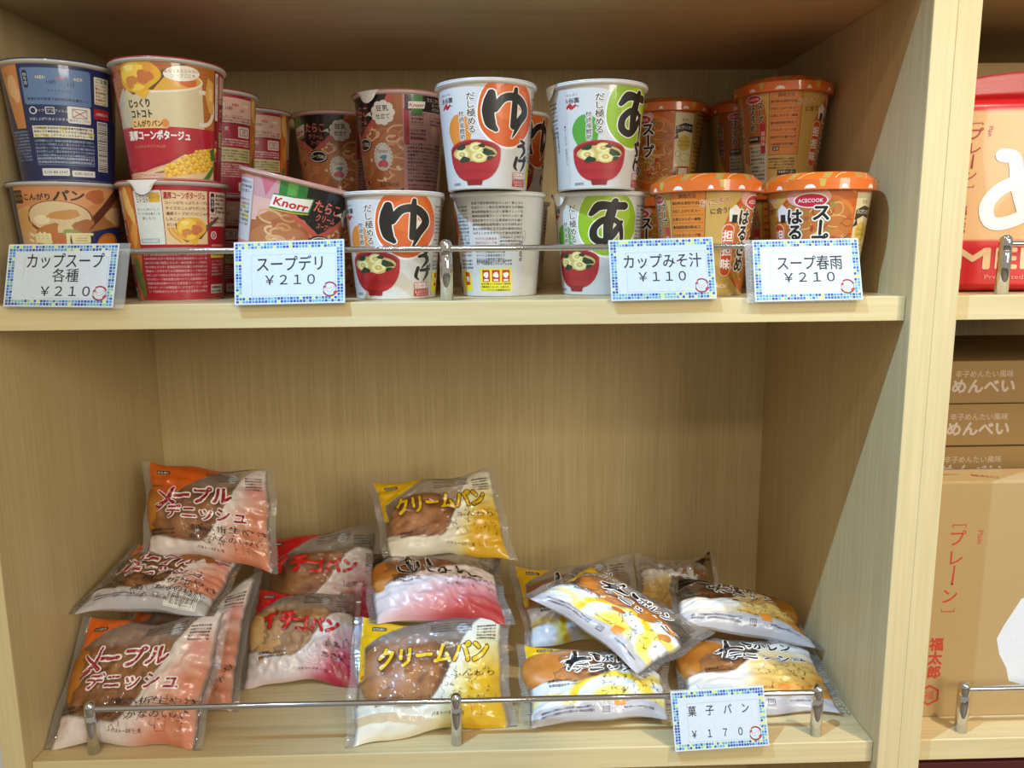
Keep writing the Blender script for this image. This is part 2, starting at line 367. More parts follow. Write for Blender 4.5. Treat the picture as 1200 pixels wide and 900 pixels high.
def art_corn():
    a = Art(); wrapbg(a, '#aa1a2c')
    a.rect(-54, 46, 40, 101.5, '#b4682c', 1)                                # wooden table
    for i in range(16): a.rect(-54, 48+i*3.4, 40, 48.6+i*3.4, '#c77d38', 2)
    a.poly([(-54, 1.2), (40, 1.2), (40, 34), (18, 28), (-6, 14), (-30, 7), (-54, 6)], '#d9b184', 1)
    a.poly([(-54, 40), (-38, 78), (26, 86), (28, 46), (10, 42)], '#d8c8a0', 3)   # mug
    a.poly([(-54, 40), (-54, 66), (-40, 80), (-30, 44)], '#c9c4b2', 3)
    a.ell(-4, 84, 31, 9, '#efe3c6', 4, 30, .08); a.ell(-4, 84.5, 29, 7.6, '#e2a93a', 5, 30, .08); a.ell(14, 85, 8, 4, '#d9662e', 6, 12, 0, .1)
    a.ring(27, 64, 13, 16, 3.6, '#eadfca', 4, -110, 110)
    a.poly([(32, 92), (38, 88), (39, 60), (33, 62), (29, 76)], '#e0a852', 5); a.poly([(33, 84), (37, 82), (37, 72), (33, 72)], '#f0c680', 6)
    spoonful(a, -24, 87, .98, 6)
    a.ell(10, 92, 14, 6.5, '#f2ead8', 8, 24, .12); a.text('あたりまえじゃない', 10, 94, 3.0, '#5b3320', 9, rot=.1); a.text('スープごこち', 11, 90, 3.2, '#5b3320', 9, rot=.1)
    a.rect(-54, 22, 40, 46, '#b51b2e', 4); a.poly([(-54, 22.1), (-54, 8), (-30, 9), (-6, 17), (18, 30), (40, 36), (40, 40), (10, 40), (-10, 26)], '#b51b2e', 4)
    a.poly([(-40, 1.2), (-20, 8), (0, 15), (22, 27), (38, 30), (40, 1.2)], '#e6c79a', 5)
    for i in range(11):                                                      # cob of corn, kernel by kernel
        for j in range(7):
            x = -10+i*4.4+j*1.3; y = 2.0+j*3.1+i*0.75
            if y > 4+(x+14)*.55+3 or y < 1.5: continue
            a.ell(x, y+1, 2.5, 1.9, ('#e9b52a', '#f2cb3f', '#dc9c22')[(i+j*2) % 3], 7, 10); a.ell(x-.5, y+1.7, .9, .6, '#fae687', 8, 8)
    a.poly([(34, 28), (40, 31), (41, 20), (36, 18)], '#3f6a2c', 9); a.poly([(40, 16), (26, 1.5), (33, 1.5), (41, 12)], '#54803a', 9); a.poly([(-28, 4), (-12, 2), (4, 12), (-6, 9)], '#9a7a34', 6)
    a.text('じっくり', -26, 66, 8, '#2a1712', 11, 19, .03); a.text('コトコト', -25, 57, 8, '#2a1712', 11, 19, .03)
    a.rr(-36, 44.5, -3, 52.5, 2, '#f0c080', 10); a.text('こんがりパン', -21, 48.5, 6, '#2a1712', 12, 26, .03); a.ell(-5.5, 49, 3, 3.6, '#d98a40', 11, 12)
    a.text('濃厚コーンポタージュ', -14, 38.5, 8.6, '#f6f0ea', 12, 56, .045)
    a.text('CORN POTAGE', -22, 29, 3.2, '#d98a6c', 11, 30); a.text('Pokka Sapporo', -22, 4.6, 4.2, '#c02a35', 11, 24, .03, out='#f6ead8', ow=.12)
    # right hand strip and instructions
    a.rect(40, 1.2, 46, 101.5, '#8d1626', 4); a.rect(41.2, 56, 45.4, 98, '#ddd6c8', 5); a.text('濃厚コーンポタージュ', 43.4, 77, 3.6, '#3b2a20', 6, vert=True)
    a.text('開けるときは', 43, 28, 3.2, '#e8a8a0', 6, vert=True)
    a.rect(46, 1.2, 92, 101.5, '#9e1c30', 3)
    a.rr(48, 72, 92, 97, 1.5, '#dbb0a0', 4); steps_panel(a, 70, 87, '#e2beb0', '#3a2320'); a.rows(50, 78, 40, 3, 2.0, '#5a2a28', 5, seed=3)
    a.text('プラ 紙', 57, 66, 4.4, '#f0dcd4', 5); a.frame(50, 61, 56, 67, .5, '#f0dcd4', 5)
    a.rr(74, 58, 89, 69, 1, '#d8c4b8', 5); a.frame(76, 60, 87, 67, .6, '#8a3030', 6); a.text('禁', 81.5, 63.5, 5, '#8a3030', 7)
    a.rows(50, 56, 40, 3, 1.9, '#e9c7c0', 5, seed=5)
    a.rr(49, 33, 91, 47, .8, '#cfc48e', 5); a.rows(51, 45, 38, 4, 2.1, '#4e3a20', 6, seed=6)
    a.rows(50, 31, 40, 6, 1.8, '#e3b5b0', 5, seed=8)
    a.rr(74, 3, 90, 12, .8, '#d8cfc4', 5); a.text('お客様', 82, 7.5, 4, '#3b2a20', 6)
    # orange strip then back panel
    a.poly([(92, 101.5), (108, 101.5), (108, 40), (100, 1.2), (92, 1.2)], '#d1762e', 3); a.ell(100, 84, 5, 16, '#efc46c', 4, 16, .3, .15); a.ell(102, 58, 5, 12, '#e9a044', 4, 16, -.2, .15); a.ell(100, 22, 6, 18, '#6e7a38', 4, 16, .2, .1)
    a.rr(109, 50, 133, 96, 1, '#dfe4dc', 4); a.text('じっくり', 117, 92, 4.4, '#2a1f1c', 5, 11, .03); a.text('コトコト', 117, 87.5, 4.4, '#2a1f1c', 5, 11, .03)
    a.rect(123, 86, 132, 94, '#d9b23a', 5); a.text('スープ', 127.5, 90, 3.4, '#8a4a1a', 6)
    a.text('もっとおいしく', 121, 80, 2.9, '#2c2c2c', 5); a.text('スープのある暮らしを', 121, 76.2, 2.7, '#2c2c2c', 5, 20); a.text('楽しもう!', 121, 72.4, 2.9, '#2c2c2c', 5)
    a.frame(111, 51.5, 128, 55, .4, '#4a78a8', 5); a.text('じっくりコトコト', 119.5, 53.2, 2.4, '#315f92', 5)
    a.rect(133.6, 50, 131.9*2-94, 96, '#e7c89c', 4)
    a.text('濃厚コーンポタージュ', 151, 91.5, 6.4, '#a51c2c', 6, 33, .03)
    for i, t in enumerate(('コーンがたっぷりスープにいい!', 'サイズのこんがり焼いたパン入り。', '濃厚スープがパンにじゅわーっと', 'しみこんで')):
        a.text(t, 135.5, 85.5-i*4.6, 3.0, '#3a2a20', 6, None, .012, align='l')
    a.text('おいしい。', 135.5, 67, 3.0, '#3a2a20', 6, None, .012, align='l')
    spoonful(a, 155, 62, .72, 6)
    for i in range(6): a.stroke([(136+i*1.6, 64), (139+i*2.2, 58), (146+i*2.4, 51.5)], 1.3, ('#d89a2c', '#e9b94a')[i % 2], 5)
    a.rows(110, 47, 60, 1, 2.6, '#f0d8d0', 5, seed=11); a.rows(110, 42.5, 59, 10, 2.45, '#dba0a4', 5, dy=3.6, seed=12)
    a.rr(172, 66, 196, 96, 1, '#e0c2aa', 4); a.rr(173.5, 78, 177.5, 95, 1.8, '#2a2020', 5); a.text('作り方', 175.5, 86.5, 3.6, '#ffffff', 6, vert=True)
    a.rows(179, 94, 16, 5, 2.6, '#3b2a24', 5, seed=13); a.rows(173, 74, 22, 2, 2.4, '#3b2a24', 5, seed=14)
    a.ring(177, 58, 3.6, 3.6, .9, '#f0d8d0', 5); a.text('紙', 177, 58, 4, '#f0d8d0', 5); a.rows(174, 50, 20, 3, 2.2, '#e0a8a4', 5, seed=15)
    a.rect(173, 38, 196, 43, '#d7c63c', 5); a.rows(174, 42.4, 20, 1, 2.6, '#4a3a10', 6, seed=16); a.rows(174, 36, 21, 5, 2.2, '#dba0a4', 5, seed=17)
    a.rr(173, 6, 192, 14, .8, '#d8cfc4', 5); a.rows(174, 12.6, 17, 2, 2.6, '#30282a', 6, seed=18)
    a.T = [np.where(True, t, t) for t in a.T]
    for t in a.T:                              # wrap coordinates beyond the half turn
        m = t[..., 0].mean(1) > HALF; t[m, :, 0] -= 2*HALF
    return a
def art_blue():
    a = Art(); wrapbg(a, '#1b2d5e')
    a.poly([(-46, 101.5), (46, 101.5), (8, 62), (-4, 50), (-46, 46)], '#c98a58', 1)
    for i in range(14): a.poly([(-44+i*3, 50+i*3.2), (-42+i*3, 49.4+i*3.2), (44-1.0*i, 101-(14-i)*.2), (42-i, 101.5)], '#d79a68', 2)
    a.poly([(8, 62), (46, 101.5), (58, 101.5), (12, 58)], '#5a2c22', 2); a.poly([(12, 58), (58, 101.5), (58, 66), (40, 66), (20, 62)], '#a06c40', 1); a.ell(46, 76, 13, 8, '#c8a478', 2, 18, 0, .1)
    a.poly([(-46, 30), (-46, 80), (-30, 84), (-18, 70), (-14, 48), (-30, 40)], '#d2a878', 3); a.ell(-36, 72, 8, 10, '#cfa15c', 4, 18, 0, .06)
    a.poly([(-4, 60), (-30, 58), (-46, 54), (-46, 1.2), (58, 1.2), (58, 60), (14, 60)], '#1a2a58', 2)
    a.ell(-6, 73, 27, 15, '#7b4a2c', 4, 34, -.06); a.ell(-6, 74, 25, 13.4, '#d9c49a', 5, 34, -.06)
    a.ell(-16, 63, 10, 5, '#b87a3a', 6, 16, .3, .14, 2); a.ell(12, 66, 9, 6, '#a8693a', 6, 16, .5, .14, 4); a.ell(-2, 76, 13, 4, '#c79050', 6, 16, .1, .1, 6); a.ell(2, 60, 8, 4, '#8fa05a', 6, 12, .1, .1, 7); a.ell(-8, 54, 9, 7, '#c0713a', 7, 16, -.3, .12, 8); a.ell(-20, 72, 7, 4, '#eadcb8', 6, 12)
    a.ell(36, 50, 13, 11, '#b5621f', 5, 20); a.ell(35, 52, 10, 7, '#cf7d2e', 6, 16, 0, .1)
    a.rr(-46, 86, -35, 97, 1, '#3a1c16', 5); a.text('じっくり', -40.5, 94, 2.8, '#e2b888', 6); a.text('コトコト', -40.5, 90, 2.8, '#e2b888', 6)
    a.text('こんがり', -22, 91, 6, '#3a1c16', 6, 22, .035); a.text('パン', 3, 92, 10, '#3a1c16', 6, 22, .05, shear=.15); a.ell(24, 92, 8, 6, '#b5663c', 5, 16, 0, .1)
    a.text('濃', -24, 52, 19, '#e8e0b0', 8, 22, .03); a.text('厚', 8, 52, 19, '#e8e0b0', 8, 24, .03)
    a.text('クラムチャウダー', -4, 26, 10, '#f2efe6', 8, 70, .04); a.text('CLAM CHOWDER', -4, 14, 5, '#d9c48c', 8, 40)
    # back
    a.rr(98, 66, 150, 97, 2, '#5f7fae', 4); steps_panel(a, 126, 86, '#7f9ac2', '#182448'); a.rr(99.5, 80, 103.5, 95, 1.8, '#182040', 5); a.text('作り方', 101.5, 87.5, 3.4, '#e8ecf4', 6, vert=True)
    a.rows(101, 72, 48, 1, 2.6, '#182448', 5, seed=31)
    a.rows(100, 55, 40, 1, 2.6, '#b8c4dc', 5, seed=36); a.ring(104, 61, 3.2, 3.2, .8, '#dfe4ee', 5); a.frame(114, 58, 121, 64, .6, '#dfe4ee', 5); a.text('プラ', 117.5, 61, 3, '#dfe4ee', 5); a.text('カップ', 109.5, 61, 2.6, '#dfe4ee', 5); a.text('フィルム', 126, 61, 2.6, '#dfe4ee', 5)
    a.rr(130.5, 51, 149, 65.5, 1.4, '#e4e4e0', 5); a.frame(134, 55.5, 146, 63.5, .5, '#555560', 6); a.stroke([(135, 56.5), (145, 62.5)], .7, '#c04848', 7); a.stroke([(135, 62.5), (145, 56.5)], .7, '#c04848', 7); a.text('電子レンジ不可', 140, 53.3, 2.4, '#333340', 6)
    a.rect(101, 38, 151, 48, '#e3e2d4', 5); a.rows(102, 47.2, 48, 3, 2.3, '#3a3a48', 6, dy=3.1, seed=32)
    for x, y in ((108, 45.5), (124, 45.5), (102, 39.4), (110, 39.4), (147, 42)): a.rect(x, y-1.3, x+4.4, y+1.3, '#dcd24a', 5.5)
    a.rows(101, 36, 50, 7, 2.2, '#97a6c8', 5, dy=3.1, seed=33); a.frame(101, 14, 151, 22, .35, '#97a6c8', 5); a.rows(102, 21, 48, 2, 2.4, '#aab6d2', 5, seed=34)
    a.rr(104, 4.5, 128, 11, .8, '#e4e4e0', 5); a.text('0120-88-5547', 116, 7.7, 3.2, '#222838', 6, 21); a.rr(130, 4, 151, 9.5, .8, '#e4e4e0', 5); a.text('お問い合わせ', 140.5, 6.7, 2.9, '#222838', 6)
    a.rr(153, 70, 168, 94, .8, '#dfe0c4', 5); a.text('ご注意', 160.5, 91, 4.2, '#2c2c34', 6, 12, .02); a.rows(154, 88, 13, 6, 2.3, '#9a3a34', 6, seed=35)
    a.rr(152, 57, 169, 66, .8, '#b02a34', 5); a.text('点線部より', 160.5, 61.5, 2.8, '#f4e6e0', 6); barcode(a, 155, 10, 167, 55, 5, True)
    a.poly([(172, 101.5), (190, 101.5), (190, 50), (176, 60)], '#a06c40', 3); a.poly([(74, 101.5), (95, 101.5), (95, 46), (84, 46)], '#c98a58', 3); a.ell(88, 80, 6, 12, '#dcb488', 4, 16, .2, .1); a.rows(76, 44, 20, 10, 2, '#8898bc', 5, seed=39)
    a.text('ユ', 81, 92, 4, '#3a1c16', 5)
    for t in a.T:
        m = t[..., 0].mean(1) > HALF; t[m, :, 0] -= 2*HALF
    return a
def art_knorr():
    a = Art(); wrapbg(a, '#a8663c')
    rn = random.Random(4)
    for x, y, r in ((-30, 70, 10), (-20, 44, 26), (10, 30, 24), (36, 40, 20), (54, 50, 20), (58, 20, 22), (-34, 24, 18)):     # pasta curls in roe cream
        a.ell(x, y, r, r*.7, '#b9774a', 1, 24, rn.random(), .06, int(x+90)); 
    for k in range(46):
        x = -44+rn.random()*118; y = 3+rn.random()*66; r = 5+rn.random()*9
        a.ring(x, y, r, r*.6, 2.0, ('#d7a877', '#c98f5e', '#e0bb90', '#b5744a')[k % 4], 2+(k % 3)*.4, rn.random()*360, 500*rn.random()+200, 16)
    for k in range(34):
        x = -44+rn.random()*118; y = 3+rn.random()*66; a.ell(x, y, 1.3+rn.random()*1.4, 1+rn.random(), ('#2b201e', '#c85a4c', '#e9cfae')[k % 3], 4, 8, rn.random()*3, .1)
    a.rect(-46, 82, -24, 101.5, '#c99aa0', 3); a.poly([(-46, 60), (-46, 101.5), (-24, 101.5), (-24, 76)], '#dfb4a8', 2); a.poly([(-40, 101.5), (-34, 84), (-26, 101.5)], '#c86a80', 4)
    a.poly([(-8, 101.5), (50, 101.5), (44, 86), (14, 56), (6, 62), (-2, 70), (-8, 72)], '#171415', 4)
    a.stroke([(-14, 74), (4, 62), (16, 52)], [4, 5, 6], '#c9604c', 4.5); a.stroke([(10, 56), (28, 70), (44, 86), (52, 101)], [5, 5.5, 6, 6], '#c05a50', 5)
    a.rect(-24, 74, -4, 101.5, '#2f7d38', 5); a.rect(-18, 74, -11, 101.5, '#58a648', 6)
    a.poly([(-30, 74), (-28, 88), (-12, 89.5), (2, 91), (0, 76), (-14, 74.5)], '#2f7d38', 7); a.poly([(-30, 76), (-28, 87), (-12, 88), (1, 90), (-1, 78), (-14, 76)], '#f1eee6', 8); a.stroke([(-29, 74), (-14, 74.5), (-1, 76)], .8, '#d8c43c', 9)
    a.text('Knorr', -14, 82, 10, '#c4202c', 10, 25, .035, shear=.18)
    a.text('たらこ', 14.5, 85, 12, '#e0766c', 8, 23, .025, rot=-.05); a.text('クリーム', 15, 75, 7.5, '#e0766c', 8, 18, .02, rot=-.05); a.text('スープパスタ', 18, 67.5, 6.0, '#e0766c', 8, 20, .02, rot=-.05)
    a.ell(16, 52, 12, 7.4, '#171415', 7, 22, -.1); a.ring(16, 52, 10.8, 6.4, .9, '#efe9dc', 8); a.text('スープDELI', 16, 52, 5, '#efe9dc', 9, 17, .02, rot=-.08)
    for k in range(9): a.ell(43+8*cos(k*.7), 82+8.5*sin(k*.7), 4.2, 4.2, '#e8e4da', 9, 12)
    a.ell(43, 82, 9, 9, '#e8e4da', 9, 16); a.poly([(30, 84), (24, 81.5), (31, 79)], '#e8e4da', 9); a.text('豆乳', 43, 86.5, 6.4, '#2a2422', 11, 12.5, .02); a.text('仕立て', 43, 78.5, 5.4, '#2a2422', 11, 13.5, .02)
    for k in range(20): a.ell(40+9.6*cos(k*.314), 38+13*sin(k*.314), 1.6, 1.6, '#ddd9d0', 8, 8)
    a.ell(40, 38, 10, 13.4, '#ddd9d0', 8, 26); a.ring(40, 38, 9, 12.2, .4, '#9a9690', 9); a.text('Tarako', 40, 44, 5.4, '#3a3836', 10, 12); a.ell(41, 37.5, 4, 2.4, '#4f93b8', 10, 12, 0, .15); a.ell(40, 31, 6, 4, '#cc5a68', 10, 16, 0, .12, 5)
    a.text('200kcal', 45, 10, 7, '#4a2a1c', 9, 22, .01)
    # side text block
    a.rect(62, 1.2, 112, 101.5, '#b58a84', 5); a.rect(62, 1.2, 65, 101.5, '#c9878a', 5.5); a.rect(63, 50, 68, 86, '#a82430', 6); a.rect(64, 84, 110, 100, '#1c1718', 6); a.rect(70, 80, 81, 101.5, '#3e7a34', 7)
    a.poly([(67, 86), (68, 93), (84, 94), (83, 87)], '#ece6dc', 8); a.text('Knorr', 75.5, 90, 5.4, '#b02430', 9, 14, .03, shear=.2)
    a.text('たらこクリーム', 97, 96, 4.4, '#e0dad0', 8, 22); a.text('スープ', 97, 91.4, 4, '#e0dad0', 8); a.text('パスタ', 97, 87, 3.6, '#e0dad0', 8)
    a.frame(69, 70, 86, 82, .4, '#5a4038', 7); a.rows(70, 81, 15, 3, 2.6, '#38241f', 7, seed=41); a.rows(69, 66, 18, 3, 2.8, '#38241f', 7, seed=42); a.frame(89, 56, 110, 82, .3, '#7a5a50', 7); a.rows(90, 80, 19, 3, 2.6, '#38241f', 7, seed=43); a.ell(96, 66, 4, 5, '#c9a488', 7, 12)
    a.rect(69, 55, 87, 57, '#b05048', 7); a.rows(66, 52, 45, 11, 2.7, '#38241f', 7, dy=3.7, seed=44); a.rows(66, 10, 45, 2, 2.6, '#8a2a28', 7, dy=3.6, seed=45)
    # left barcode block
    a.rect(-78, 1.2, -46, 101.5, '#c9908c', 5); a.rect(-70, 40, -47, 96, '#c2cbd0', 6); a.rows(-69, 94, 21, 3, 3, '#3c444c', 7, seed=46); a.rows(-69, 78, 21, 2, 2.8, '#b03838', 7, seed=47)
    a.rows(-69, 71, 21, 5, 2.8, '#3c444c', 7, seed=48)
    for x, y in ((-60, 68), (-54, 60), (-60, 60)): a.rect(x, y, x+4, y+4, '#dcd23c', 6.5)
    barcode(a, -69, 38, -48, 55, 9); a.rows(-69, 36, 21, 5, 2.6, '#8a2a38', 7, seed=49)
    a.rect(112, 1.2, HALF, 101.5, '#8a5a44', 5); a.rect(-HALF, 1.2, -78, 101.5, '#1c1718', 5); a.rows(116, 90, 15, 12, 2.6, '#2c1c18', 6, seed=50)
    return a
def bowl(a, cx, cy, w, z=3):
    h = w*.46
    p = [(cx-w, cy+h*.9)]+[(cx-w*cos(k*pi/14)**.8 if k < 7 else cx+w*abs(cos(k*pi/14))**.8, cy+h*.3-h*2.35*sin(k*pi/14)) for k in range(15)]+[(cx+w, cy+h*.9)]
    a.poly([(cx-w*.34, cy-h*1.8), (cx-w*.28, cy-h*2.35), (cx+w*.28, cy-h*2.35), (cx+w*.34, cy-h*1.8)], '#8e1a22', z+.5)
    a.poly(p, '#b0232b', z); a.ell(cx, cy+h*.75, w, h*.95, '#bb2f34', z+1, 30); a.ell(cx, cy+h*.72, w*.92, h*.84, '#8c1f22', z+2, 30)
    a.ell(cx, cy+h*.5, w*.86, h*.72, '#cdb268', z+3, 28); a.poly([(cx-w*.66, cy-h*1.3), (cx-w*.84, cy-h*.9), (cx+w*.84, cy-h*.9), (cx+w*.66, cy-h*1.3)], '#a51f28', z+1)
    for x, y, r in ((-.45, .42, .31), (.22, .2, .33), (.12, .98, .28)):
        a.ell(cx+x*w, cy+y*h, r*w, r*w*.78, '#ddc877', z+4, 20); a.ell(cx+x*w, cy+y*h, r*w*.8, r*w*.6, '#ece0a4', z+5, 18); a.ell(cx+x*w, cy+y*h, r*w*.42, r*w*.3, '#c9a94e', z+6, 14); a.ell(cx+x*w, cy+y*h, r*w*.2, r*w*.14, '#e6d48c', z+7, 10)
    for x, y, r, q in ((-.45, 1.05, .2, .4), (.55, .55, .24, -.3), (-.35, -.05, .22, .1), (.6, .05, .14, .4), (.3, 1.12, .14, 0)): a.ell(cx+x*w, cy+y*h, r*w, r*w*.55, '#1f3b25', z+5.5, 12, q, .16, int(100*x+99))
def art_miso(kind):
    a = Art(); wrapbg(a, '#d2d2d0')
    orange = kind == 'yuge'
    big, big2, small = ('#d9601c', '#e4702a', '#e08a34') if orange else ('#8fb81e', '#a4ca2e', '#549e36')
    def front(o):
        n0 = len(a.T)
        a.ell(o+23, 73, 28, 34, '#f2f2f0', 1, 36, 0, .02, 3); a.ell(o+23, 74, 27, 32.6, big, 2, 40, 0, .025, 3); a.ell(o+26, 82, 17, 18, big2, 2.5, 24, 0, .05, 5)
        a.ell(o-20, 56, 11.5, 17, small, 2, 24, 0, .03, 2)
        B, O = '#181614', '#f4efe4'
        def K(pts, ws, ex=0): return [(o+24+(x-24)*.86, 96-(98-y)*.98) for x, y in pts], [q*.9+2*ex for q in ws]
        if orange:                                                       # brush lettering: yu
            for zz, ex, c in ((4, 1.0, O), (5, 0, B)):
                for pts, ws in (([(5, 93), (4, 86), (2, 76), (4, 64), (9, 58)], [7, 11, 11, 10, 5]), ([(8, 77), (16, 88), (28, 90), (38, 84), (41, 76), (34, 67), (30, 58), (26, 51)], [6, 8, 9, 9, 9, 8, 4, 1]), ([(28.5, 98), (28, 90), (27.5, 76), (27, 62)], [4, 6, 6.5, 7])):
                    a.stroke(*K(pts, ws, ex), c, zz)
            a.poly([(o+30, 71), (o+34, 75), (o+31.5, 78)], '#f4efe4', 6)
            a.stroke([(o+36, 48), (o+41, 46)], [2.5, 3.8], B, 6, O, .7); a.stroke([(o+33, 42), (o+39, 43), (o+42, 38), (o+36, 31)], [3, 4.4, 4.8, 1.5], B, 6, O, .7)
        else:                                                            # brush lettering: a
            for zz, ex, c in ((4, 1.0, O), (5, 0, B)):
                for pts, ws in (([(6, 84), (14, 92), (26, 92), (38, 92)], [5, 10, 8, 9]), ([(29, 97), (26, 88), (23, 76), (22, 60)], [6, 9, 10, 8]), ([(36, 76), (28, 64), (18, 56), (9, 60), (9, 70), (18, 78), (28, 78), (35, 72), (37, 58), (34, 49)], [4, 8, 8, 8, 7, 7, 6, 5, 4, 1.5])):
                    a.stroke(*K(pts, ws, ex), c, zz)
            a.stroke([(o+29, 45), (o+37, 46.5)], [3.5, 4.5], B, 6, '#d2d2d0', .6); a.stroke([(o+34, 49), (o+31, 43), (o+36, 37), (o+31, 34)], [2, 4.5, 5, 2], B, 6, '#d2d2d0', .6)
        a.stroke([(o+32, 31), (o+30, 23), (o+33, 19)], [3.4, 3.6, 1], B, 6); a.stroke([(o+35, 28.5), (o+45, 29.5)], [3, 3.2], B, 6); a.stroke([(o+43, 32), (o+42.5, 25), (o+38, 18)], [3.2, 3.8, 1], B, 6); a.stroke([(o+45.5, 34), (o+46.5, 32)], 1.5, B, 6)
        a.text('だし極める', o-8.5, 73, 7.6, '#3a3430', 7, vert=True, bold=.018, out='#efe9df', ow=.09); a.text('枕崎産鰹節使用', o-17, 56, 5.4, '#3a3430', 7, vert=True, bold=.012, out='#efe9df', ow=.09)
        a.text('味ひとすじ', o-32, 92, 2.6, '#a04a4a', 3); a.text('永谷園', o-32, 86.6, 5.4, '#2c2828', 3, 14, .02); a.stroke([(o-37, 79.5), (o-33, 82.5), (o-32, 79.5), (o-28, 82)], [2.2, 3, 3, 2], '#c02a2a', 3); a.text('®', o-26, 81, 2.4, '#2c2828', 3)
        bowl(a, o-8, 29.5, 23.5, 7)
        a.rr(o+28, 10.3, o+45, 16.6, .5, '#b8303a', 15); a.rr(o+28.5, 10.8, o+44.5, 16.1, .4, '#e6e2de', 16); a.text('白みそ' if orange else '合わせ', o+36.5, 13.4, 4.6, '#b8303a', 17, 14.5)
        a.rr(o+28, 3, o+45, 9.6, .5, '#b8303a', 15); a.text('生みそタイプ', o+36.5, 7.2, 3.4, '#f2ece6', 16, 15); a.text('おみそ汁', o+36.5, 4.5, 2.4, '#f2ece6', 16, 12)
        a.text('調理例', o-27, 5.5, 3, '#44444a', 8)
        for t in a.T[n0:]: t[..., 0] = o+(t[..., 0]-o)*1.12
    front(0)
    a.rect(-58, 1.2, -86, 101.5, '#d2d2d0', 1)
    a.poly([(-56, 101.5), (-58, 60), (-66, 48), (-80, 50), (-86, 70), (-84, 101.5)], big, 2); a.stroke([(-64, 44), (-60, 36), (-64, 26)], [3, 4, 1.5], '#181614', 5); a.stroke([(-64, 22), (-64, 12)], 3, '#181614', 5); a.rr(-66, 4, -56, 10, .5, '#b8303a', 4)
    if not orange:                                     # information column left of the front
        a.rect(-92, 1.2, -41, 101.5, '#c9c9c8', 5.5); a.text('●召し上がり方 熱湯を注いで', -44, 44, 2.8, '#3c3c42', 6.6, vert=True); a.rows(-80, 88, 26, 9, 2.6, '#55555a', 6.6, dy=4, seed=60); a.frame(-78, 50, -60, 58, .3, '#88888c', 6.6)
        a.text('cocoro', -55, 48, 6, '#33333a', 6.6, 20, .03, rot=-pi/2); barcode(a, -60, 6, -50, 36, 12, True)
        a.T[-1] = a.T[-1]
    # back of the cup
    b = 66
    a.rect(56, 1.2, 130, 101.5, '#cdcdcb', 5); a.rect(55.5, 4, 56.2, 98, '#b9b9b9', 6)
    a.rows(57, 92, 18, 12, 2.7, '#4c4c50', 6, dy=3.6, seed=61); a.rows(57, 47, 18, 2, 2.6, '#a85a5a', 6, seed=62); a.rows(57, 38, 18, 3, 2.6, '#4c4c50', 6, seed=63)
    a.rect(56, 6, 72, 26, '#e6dc28', 6); a.rect(62, 12, 69, 25, '#c83a2c', 7); a.text('熱', 65.5, 18, 6, '#f0ece0', 8, None, .03)
    a.rows(78, 95, 50, 8, 2.9, '#4c4c50', 6, dy=4.2, seed=64)
    a.rows(80, 60, 22, 2, 2.8, '#b86a66', 6, dy=4, seed=65); a.frame(104, 50, 128, 62, .35, '#7a7a7e', 6); a.rows(105, 61, 21, 3, 2.6, '#4c4c50', 6, seed=66); a.rows(80, 50, 30, 5, 2.5, '#55555a', 6, dy=3.4, seed=67)
    a.rows(80, 38, 38, 2, 2.5, '#55555a', 6, seed=68)
    a.rect(83, 6, 117, 29, '#e8de2a', 6)
    for i in range(3):
        a.rr(86+i*10.4, 15.5, 94+i*10.4, 27.5, .8, '#c23a2c', 7); a.ell(90+i*10.4, 22.5, 2.8, 3.0, '#f2ece0', 8, 12, i, .12, i); a.rect(87.5+i*10.4, 16.3, 92.5+i*10.4, 18.2, '#f2ece0', 8)
    a.rows(84, 14.5, 32, 3, 2.3, '#3a3a20', 7, seed=69)
    a.text('cocoro', 127, 46, 6, '#44444a', 7, 20, .03, rot=-pi/2); barcode(a, 122, 8, 130, 36, 3, True); a.frame(120, 56, 131, 66, .3, '#88888c', 7)
    a.text('味わい', 126, 60, 3, '#55555a', 7)
    return a
def art_stamp(a, kind):
    return a
